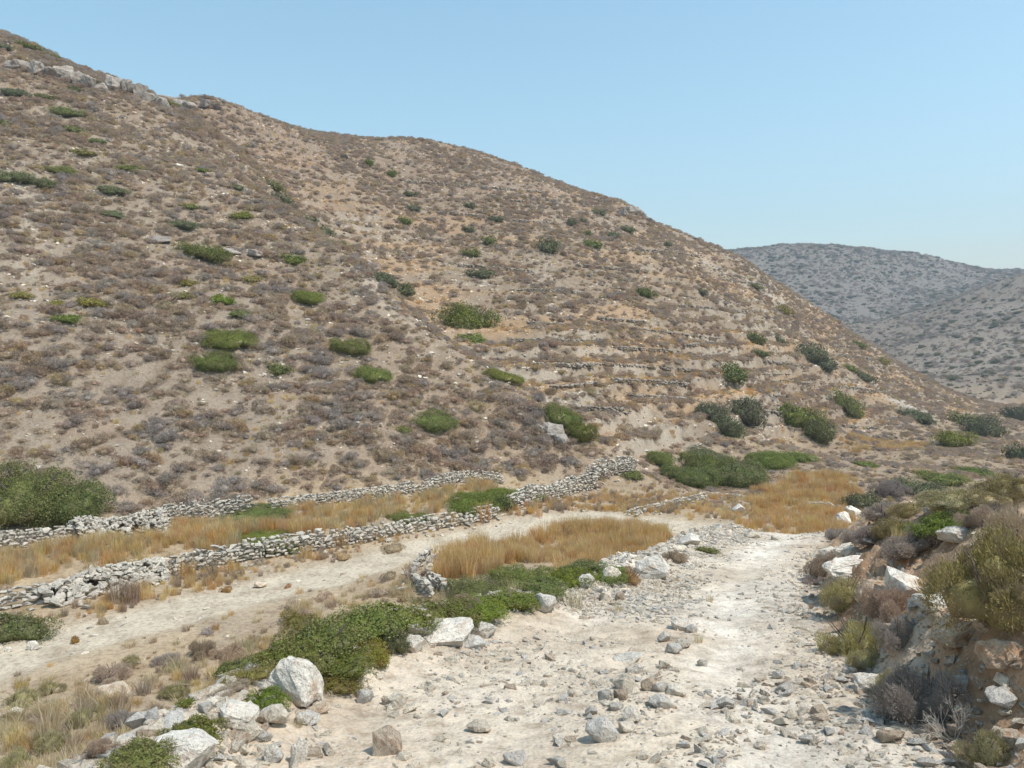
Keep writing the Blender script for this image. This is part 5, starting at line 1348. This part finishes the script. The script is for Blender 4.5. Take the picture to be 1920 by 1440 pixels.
# scrub of the far hills
x, y = sample_box(60, 640, 178, 660, 0.46)
z = ground(x, y, full=True)
m = (z['far'] > 0.4) & in_view(x, y) & (SR.rand(len(x)) < 0.05 + 0.6 * vnoise(x * 0.03, y * 0.03, 121) + 0.6 * vnoise(x * 0.11, y * 0.11, 122))
x, y, zz = x[m], y[m], z['z'][m]; n = len(x)
r = (0.35 + 1.5 * SR.rand(n) ** 4) * np.where(y > 440, 1.2, 0.9)
farsrc = [SRCC[2], SRCC[4], SRCC[0], next(o for o in COL.objects if o.data == G_FAR['dark'][0] or o.data == G_FAR['dark'][1] or o.data == G_FAR['dark'][2])]
scatter('far_scrub', np.stack([x, y, zz - 0.1 * r], 1), r[:, None] * np.stack([np.ones(n), 0.7 + 0.5 * SR.rand(n), 0.75 + 0.4 * SR.rand(n)], 1), np.stack([np.zeros(n), np.zeros(n), SR.rand(n) * 6.28], 1), np.where(SR.rand(n) < 0.35, 3, SR.randint(0, 3, n)), farsrc, 'grey-green scrub dotted over the far hills', 'scrub')

# ------------------------------------------------------------------ loose stones
PSRC = {}
LS = [(555, 1290, 'the tall white boulder'), (722, 1395, 'the tan boulder'), (1130, 1370, 'the large grey boulder'), (1205, 1295, 'the middle stone pile'), (840, 1195, 'the white shoulder rocks'), (1015, 1140, 'the rubble heap'), (1225, 1070, 'the big pale boulder'),
      (1275, 1200, 'the rubble strip'), (1612, 1215, 'the bushy roadside shrub'), (1700, 1330, 'the dark shrub'), (897, 1368, 'the flat shadowed stone'), (1632, 1290, 'the cream and pink boulder'), (1428, 1400, 'the flat pinkish stone'), (1540, 1345, 'the brown-faced stone'),
      (1675, 1388, 'the flat pinkish slab'), (335, 1425, 'the slanting slab'), (1360, 1325, 'the single grey stone'), (1475, 1285, 'the dark-seamed grey stone'), (1180, 1240, 'the long bedded slab'), (1294, 1020, 'the far road-edge boulder'), (1545, 1060, 'the crest shrub'), (966, 1425, 'the bottom-edge grey stone'), (684, 1315, 'the bluish upright stone'), (1100, 1100, 'the white pointed stone'), (1412, 1006, 'the road crest rocks'), (1850, 1400, 'the bottom right plant'), (950, 1280, 'the smooth dust patch')]
def loose(i, x, y, z, r, v, label, group):
    o = add('stone', PEB[v], (x, y, z + r * 0.12), (SR.normal() * 0.25, SR.normal() * 0.25, SR.rand() * 6.28), (r, r * (0.7 + 0.5 * SR.rand()), r * (0.6 + 0.6 * SR.rand())))
    o.name = 'loose_stone'; PSRC.setdefault(v, o)
    return tag(o, label, 'stone', group)
pcol = ['cream', 'cream', 'grey', 'tan', 'cream', 'grey']
n = 170000
x = -4 + 14 * SR.rand(n); y = 3.2 + 17 * SR.rand(n)
zf = ground(x, y, full=True); s, t = zf['s'], zf['t']
clump = vnoise(x * 0.9, y * 0.9, 131) * 0.6 + vnoise(x * 2.7, y * 2.7, 132) * 0.4
shoulder = np.exp(-((s - 0.5) / 0.8) ** 2)
midstrip = np.exp(-((t + 1.75) / 0.35) ** 2) * (y > 5)
rightg = (y < 6.2) * sstep(0.2, 1.2, x)
wheel = np.exp(-((t + 0.98) / 0.34) ** 2) * (y > 5.6)
foot = np.exp(-(t / 0.45) ** 2)
pr = 0.16 + 0.95 * shoulder * (1 - 0.8 * sstep(10, 15, y)) + 0.6 * midstrip + 0.8 * rightg + 0.5 * foot
pr = pr * sstep(0.20, 0.62, clump) * (1 - 0.85 * wheel)
m = (zf['onU'] > 0.5) & (s > -0.7) & (t < 0.5) & in_view(x, y, 0.75) & (SR.rand(n) < pr)
x, y, z, s, t = x[m], y[m], zf['z'][m], s[m], t[m]; n = len(x)
r = 0.007 + 0.013 * SR.rand(n) + 0.055 * SR.rand(n) ** 6 + 0.035 * np.exp(-((s - 0.4) / 0.7) ** 2) * SR.rand(n) ** 3
v = np.where(SR.rand(n) < 0.74, SR.choice([0, 1, 4], n), SR.choice([2, 3, 5], n)); v = np.where((y < 6) & (x > 1) & (SR.rand(n) < 0.28), 2, v)
qx, qy = project(x, y, z)
ok = (qx > 0) & (qx < W) & (qy > 0) & (qy < H_PX)
big = np.argsort(-np.where(ok, r / y, 0))[:260]
for i in big:
    w = 'on the rubble shoulder of the road' if s[i] < 1.2 else ('at the foot of the bank' if t[i] > -0.5 else ('in the gravel at the lower right of the road' if (y[i] < 6 and x[i] > 0.8) else 'in the middle of the dirt road'))
    loose(i, x[i], y[i], z[i], r[i], int(v[i]), ('fist-sized ' if r[i] > 0.05 else 'small ') + pcol[v[i]] + ' broken stone ' + beside(qx[i], qy[i], LS), 'loose stones on the dirt road')
rest = np.setdiff1d(np.arange(n), big)
def stone_mass(name, x, y, z, r, v, label, flat=0.8):
    n = len(x)
    sc = r[:, None] * np.stack([np.ones(n), 0.65 + 0.5 * SR.rand(n), flat * (0.6 + 0.6 * SR.rand(n))], 1)
    scatter(name, np.stack([x, y, z + r * 0.02], 1), sc, np.stack([SR.normal(size=n) * 0.25, SR.normal(size=n) * 0.25, SR.rand(n) * 6.28], 1), v, [PSRC[k] for k in range(len(PEB))], label, 'stones')
stone_mass('road_gravel', x[rest], y[rest], z[rest], r[rest], v[rest], 'gravel and broken limestone strewn over the dirt road')
# the rubble shoulder along the left edge of the road
ns = 26000
x = -3.2 + 10 * SR.rand(ns); y = 3.6 + 15.5 * SR.rand(ns); zf = ground(x, y, full=True)
m = (SR.rand(ns) < np.exp(-((zf['s'] - 0.22) / 0.42) ** 2) * (0.25 + 0.9 * vnoise(x * 1.3, y * 1.3, 173))) & (zf['t'] < -1.5) & in_view(x, y, 0.75)
x, y, z = x[m], y[m], zf['z'][m]; n = len(x)
stone_mass('shoulder_rubble', x, y, z, 0.016 + 0.035 * SR.rand(n) ** 2 + 0.085 * SR.rand(n) ** 5, SR.choice([0, 1, 4, 4, 3, 0, 2], n), 'pale broken rubble heaped along the left shoulder of the road', 1.0)
# stones set in the cut bank
nb = 5200
x = 2 + 8 * SR.rand(nb); y = 3.5 + 15 * SR.rand(nb); zf = ground(x, y, full=True)
m = (zf['t'] > 0.05) & (zf['t'] < 1.6) & (SR.rand(nb) < 0.25 + 0.8 * vnoise(x * 2.2, y * 2.2, 171))
x, y, z = x[m], y[m], zf['z'][m]; n = len(x)
stone_mass('bank_stones', x, y, z, 0.012 + 0.03 * SR.rand(n) ** 2 + 0.09 * SR.rand(n) ** 7, SR.choice([0, 1, 3, 3, 4, 2], n), 'stones and crumbled earth set in the cut bank', 1.0)
# hillside and valley stones
x, y = sample_box(-100, 110, 10, 165, 7.0)
z = ground(x, y, full=True)
pr = z['near'] * 0.8 + z['second'] * 0.9 + z['trk'] * 0.5 + 0.35 * (1 - sstep(3, 5, np.abs(z['tr'])))
m = in_view(x, y) & (SR.rand(len(x)) < pr * (0.25 + vnoise(x * 0.25, y * 0.25, 141))) & ((z['onU'] < 0.5))
x, y, zz, zn = x[m], y[m], z['z'][m], z['near'][m]; n = len(x)
r = (0.03 + 0.05 * SR.rand(n) + 0.16 * SR.rand(n) ** 6) * np.where(y < 45, 0.75, 1.25)
stone_mass('hillside_stones', x, y, zz, r, SR.choice([0, 1, 2, 4, 5, 3], n), 'pale loose stones scattered over the hillsides and verges')

# ------------------------------------------------------------------ grass
TSRC = {}
T_LIST = [('brown', 0, 222, 1128, 50, 'brown upright grass clump under the collapsed wall'), ('brown', 1, 247, 1130, 46, 'rusty brown grass clump right of the clump under the collapsed wall'),
          ('straw', 0, 275, 1120, 34, 'straw grass clump between collapsed wall and long wall'), ('orange', 0, 352, 1082, 36, 'orange grass clump at the start of the long wall'),
          ('brown', 0, 395, 1078, 30, 'brown grass clump in front of the long wall, left part'), ('orange', 1, 435, 1072, 28, 'orange grass clump in front of the long wall, middle left'),
          ('straw', 1, 575, 1046, 26, 'straw grass clump in front of the long wall, middle'), ('orange', 2, 640, 1024, 30, 'orange grass clump in front of the long wall, right part'),
          ('straw', 2, 850, 985, 28, 'straw grass clump near the right end of the long wall'), ('orange', 1, 905, 975, 36, 'tall orange grass clump at the right end of the long wall'),
          ('pale', 0, 1080, 1138, 34, 'pale grass tuft growing on the rubble heap'), ('pale', 1, 1160, 1148, 20, 'flat pale grass tuft on the road side of the rubble heap'),
          ('pale', 2, 964, 1120, 30, 'dry pale grass tuft beside the blocky rock on the rubble heap'), ('pale', 0, 1330, 1128, 16, 'small yellow grass tuft beside the wheel track'),
          ('pale', 1, 1310, 1205, 18, 'small dry tuft at the lower end of the rubble strip'), ('pale', 2, 560, 1362, 20, 'yellow tuft between the boulders at the bottom left'),
          ('pale', 0, 90, 1395, 60, 'pale feathery grass clump in the lower left corner'), ('pale', 1, 150, 1360, 50, 'pale feathery grass clump beside the pinkish boulder'),
          ('brown', 1, 770, 1092, 36, 'brown grass clump left of the crooked wall'), ('orange', 0, 1010, 968, 18, 'orange grass tuft beside the bend of the lower track')]
_th = hits([(q[2], q[3]) for q in T_LIST])
for q, p in zip(T_LIST, _th):
    hgt = q[4] * p[1] / FPX * 1.1; me = TUFT[q[0]][q[1]]
    o = add('grass_clump', me, (p[0], p[1], gz(p[0], p[1])), (0, 0, SR.rand() * 6), (hgt * 0.7, hgt * 0.7, hgt)); TSRC.setdefault(me.name, o)
    tag(o, q[5], 'grass clump')
TNAMES = {k: [TSRC[m.name] for m in TUFT[k]] for k in TUFT}
def grass_mass(name, poly, dens, fam, h0, h1, label, wid=0.75, patch=0.3, keep=None):
    P_ = np.array(poly); x, y = sample_box(P_[:, 0].min(), P_[:, 0].max(), P_[:, 1].min(), P_[:, 1].max(), dens)
    jx = 1.1 * fbm(x * 0.7, y * 0.7, 2, 155); jy = 1.1 * fbm(x * 0.7 + 30, y * 0.7, 2, 156)
    m = in_poly(x + jx, y + jy, poly) & (SR.rand(len(x)) < 1 - patch + patch * 2 * (vnoise(x * 0.6, y * 0.6, 151) - 0.5)) & clear_of_bushes(x, y, 0.75)
    if keep is not None: m &= keep(x, y)
    x, y = x[m], y[m]; n = len(x); z = gzs(x, y)
    h = (h0 + (h1 - h0) * SR.rand(n)) * (0.45 + 0.9 * vnoise(x * 0.6, y * 0.6, 153))
    src = [o for f in fam for o in TNAMES[f]]
    scatter(name, np.stack([x, y, z], 1), np.stack([h * wid, h * wid, h], 1), np.stack([SR.normal(size=n) * 0.08, SR.normal(size=n) * 0.08, SR.rand(n) * 6.28], 1), SR.randint(0, len(src), n), src, label, 'grass')
offtrack = lambda x, y: (np.abs(poly_dist(x, y, TRACK)[0]) > 1.3 + 0.5 * SR.rand(len(x)))
grass_mass('terrace_grass', GRASS_POLY['terrace'], 18, ['straw', 'straw', 'pale', 'orange'], 0.34, 0.62, 'tall straw-coloured grass strip between the terrace walls', 0.6)
grass_mass('field_grass', GRASS_POLY['field'], 30, ['straw', 'orange', 'straw'], 0.45, 0.85, 'tall golden dry grass field beside the lower track', 0.6, keep=lambda x, y: offtrack(x, y) & (y > 22))
grass_mass('valley_grass', GRASS_POLY['valley'], 10, ['orange', 'orange', 'straw'], 0.30, 0.60, 'orange dry grass on the valley floor beyond the road', 0.8, keep=lambda x, y: y > 27)
grass_mass('band_grass', GRASS_POLY['band'], 4, ['orange', 'straw'], 0.30, 0.60, 'thin orange grass band at the foot of the terraces', 0.9)
grass_mass('verge_grass', world_poly([(60, 1175), (100, 1135), (330, 1084), (600, 1032), (780, 996), (920, 973), (1100, 925), (1200, 925), (1300, 965), (1200, 967), (1050, 970), (900, 1003), (700, 1052), (500, 1100), (250, 1165)]), 26, ['brown', 'brown', 'orange', 'straw'], 0.12, 0.40, 'sparse brown grass along the far verge of the lower track', 0.7, 0.5, keep=offtrack)
grass_mass('mid_valley_grass', world_poly([(1000, 950), (1110, 925), (1200, 915), (1290, 930), (1400, 930), (1400, 985), (1300, 975), (1200, 962)]), 12, ['orange', 'straw', 'brown'], 0.18, 0.40, 'dry grass and weeds around the bend of the lower track', 0.75, 0.45, keep=offtrack)
grass_mass('near_verge_grass', world_poly([(-60, 1440), (0, 1300), (200, 1265), (420, 1215), (600, 1140), (740, 1085), (800, 1060), (830, 1120), (700, 1200), (450, 1300), (330, 1380), (150, 1445)]), 20.0, ['pale', 'pale', 'brown', 'straw'], 0.12, 0.42, 'pale dry grass on the near verge and slope of the lower track', 0.9, 0.55, keep=lambda x, y: offtrack(x, y) & (y > 10) & (poly_dist(x, y, EDGE_L)[0] < -2.2))
grass_mass('terraced_slope_grass', world_poly([(900, 625), (960, 700), (1060, 770), (1140, 800), (1300, 830), (1500, 830), (1640, 800), (1600, 690), (1420, 600), (1150, 590), (960, 600)]), 6.0, ['orange', 'straw', 'orange'], 0.15, 0.34, 'rusty dry grass in bands on the old terraces', 1.3, 0.5, keep=lambda x, y: (lambda q: (q['flat'] > 0.25) & (vnoise(q['step'] * 3.7 + x * 0.03, q['step'] * 1.3 + y * 0.015, 183) > 0.45))(ground(x, y, full=True)))
grass_mass('bank_grass', world_poly([(1500, 1120), (1540, 1060), (1600, 1010), (1700, 960), (1900, 930), (1900, 1010), (1720, 1060), (1600, 1130), (1700, 1300), (1880, 1430), (1800, 1430), (1600, 1260)]), 8, ['pale', 'brown', 'straw'], 0.06, 0.20, 'short dry grass between the shrubs of the bank', 0.9, 0.8)

def herb_mass(name, box, dens, fam, h0, h1, label, keep, wid=1.1):
    x, y = sample_box(*box, dens); z = ground(x, y, full=True)
    m = keep(x, y, z) & in_view(x, y) & (SR.rand(len(x)) < 0.15 + 1.1 * vnoise(x * 0.35, y * 0.35, 161)) & clear_of_bushes(x, y, 0.85)
    x, y, zz = x[m], y[m], z['z'][m]; n = len(x); h = h0 + (h1 - h0) * SR.rand(n) ** 1.5
    src = [o for f in fam for o in TNAMES[f]]
    scatter(name, np.stack([x, y, zz], 1), np.stack([h * wid, h * wid, h], 1), np.stack([SR.normal(size=n) * 0.1, SR.normal(size=n) * 0.1, SR.rand(n) * 6.28], 1), SR.randint(0, len(src), n), src, label, 'grass')
herb_mass('hillside_herbs', (-110, 14, 26, 126), 4.0, ['brown', 'pale', 'brown', 'straw'], 0.10, 0.30, 'low dry herbs and grass between the shrubs of the near hillside', lambda x, y, z: z['near'] > 0.5)
herb_mass('terrace_herbs', (-60, 130, 48, 176), 1.4, ['brown', 'orange', 'brown', 'straw'], 0.14, 0.38, 'low dry herbs and grass over the terraced slope', lambda x, y, z: z['second'] > 0.5)
herb_mass('valley_herbs', (-34, 100, 12, 130), 3.6, ['brown', 'pale', 'straw', 'brown'], 0.06, 0.24, 'low dry herbs over the valley floor and track verges', lambda x, y, z: (np.clip(1 - z['near'] - z['second'] - z['far'] - z['onU'], 0, 1) > 0.5) & (np.abs(z['tr']) > 1.2 + 0.8 * SR.rand(len(x))))
herb_mass('embankment_herbs', (-18, 8, 5, 30), 6.0, ['brown', 'pale', 'straw'], 0.06, 0.20, 'dry herbs on the slope below the upper road', lambda x, y, z: (z['onU'] > 0.5) & (z['s'] < -0.5) & (y > 7))

# ------------------------------------------------------------------ haze
def haze():
    bm = bmesh.new(); bmesh.ops.create_cube(bm, size=1.0); me = bpy.data.meshes.new('haze'); bm.to_mesh(me); bm.free()
    zs = [v.co.z for o in COL.objects if o.get('kind') == 'structure' for v in o.data.vertices]
    z0, z1 = min(zs) - 1.0, max(zs) + 4.0
    m = bpy.data.materials.new('summer_haze'); m.use_nodes = True; nt = m.node_tree; nt.nodes.remove(nt.nodes['Principled BSDF'])
    v = nt.nodes.new('ShaderNodeVolumePrincipled'); v.inputs['Color'].default_value = (0.80, 0.90, 1.0, 1); v.inputs['Density'].default_value = 0.00055; v.inputs['Anisotropy'].default_value = 0.3
    nt.links.new(v.outputs[0], nt.nodes['Material Output'].inputs['Volume']); me.materials.append(m)
    tag(add('haze', me, (0, 0, (z0 + z1) / 2), (0, 0, 0), (2400, 2400, z1 - z0)), 'thin summer haze filling the valley air', 'haze', kind='stuff')
haze()
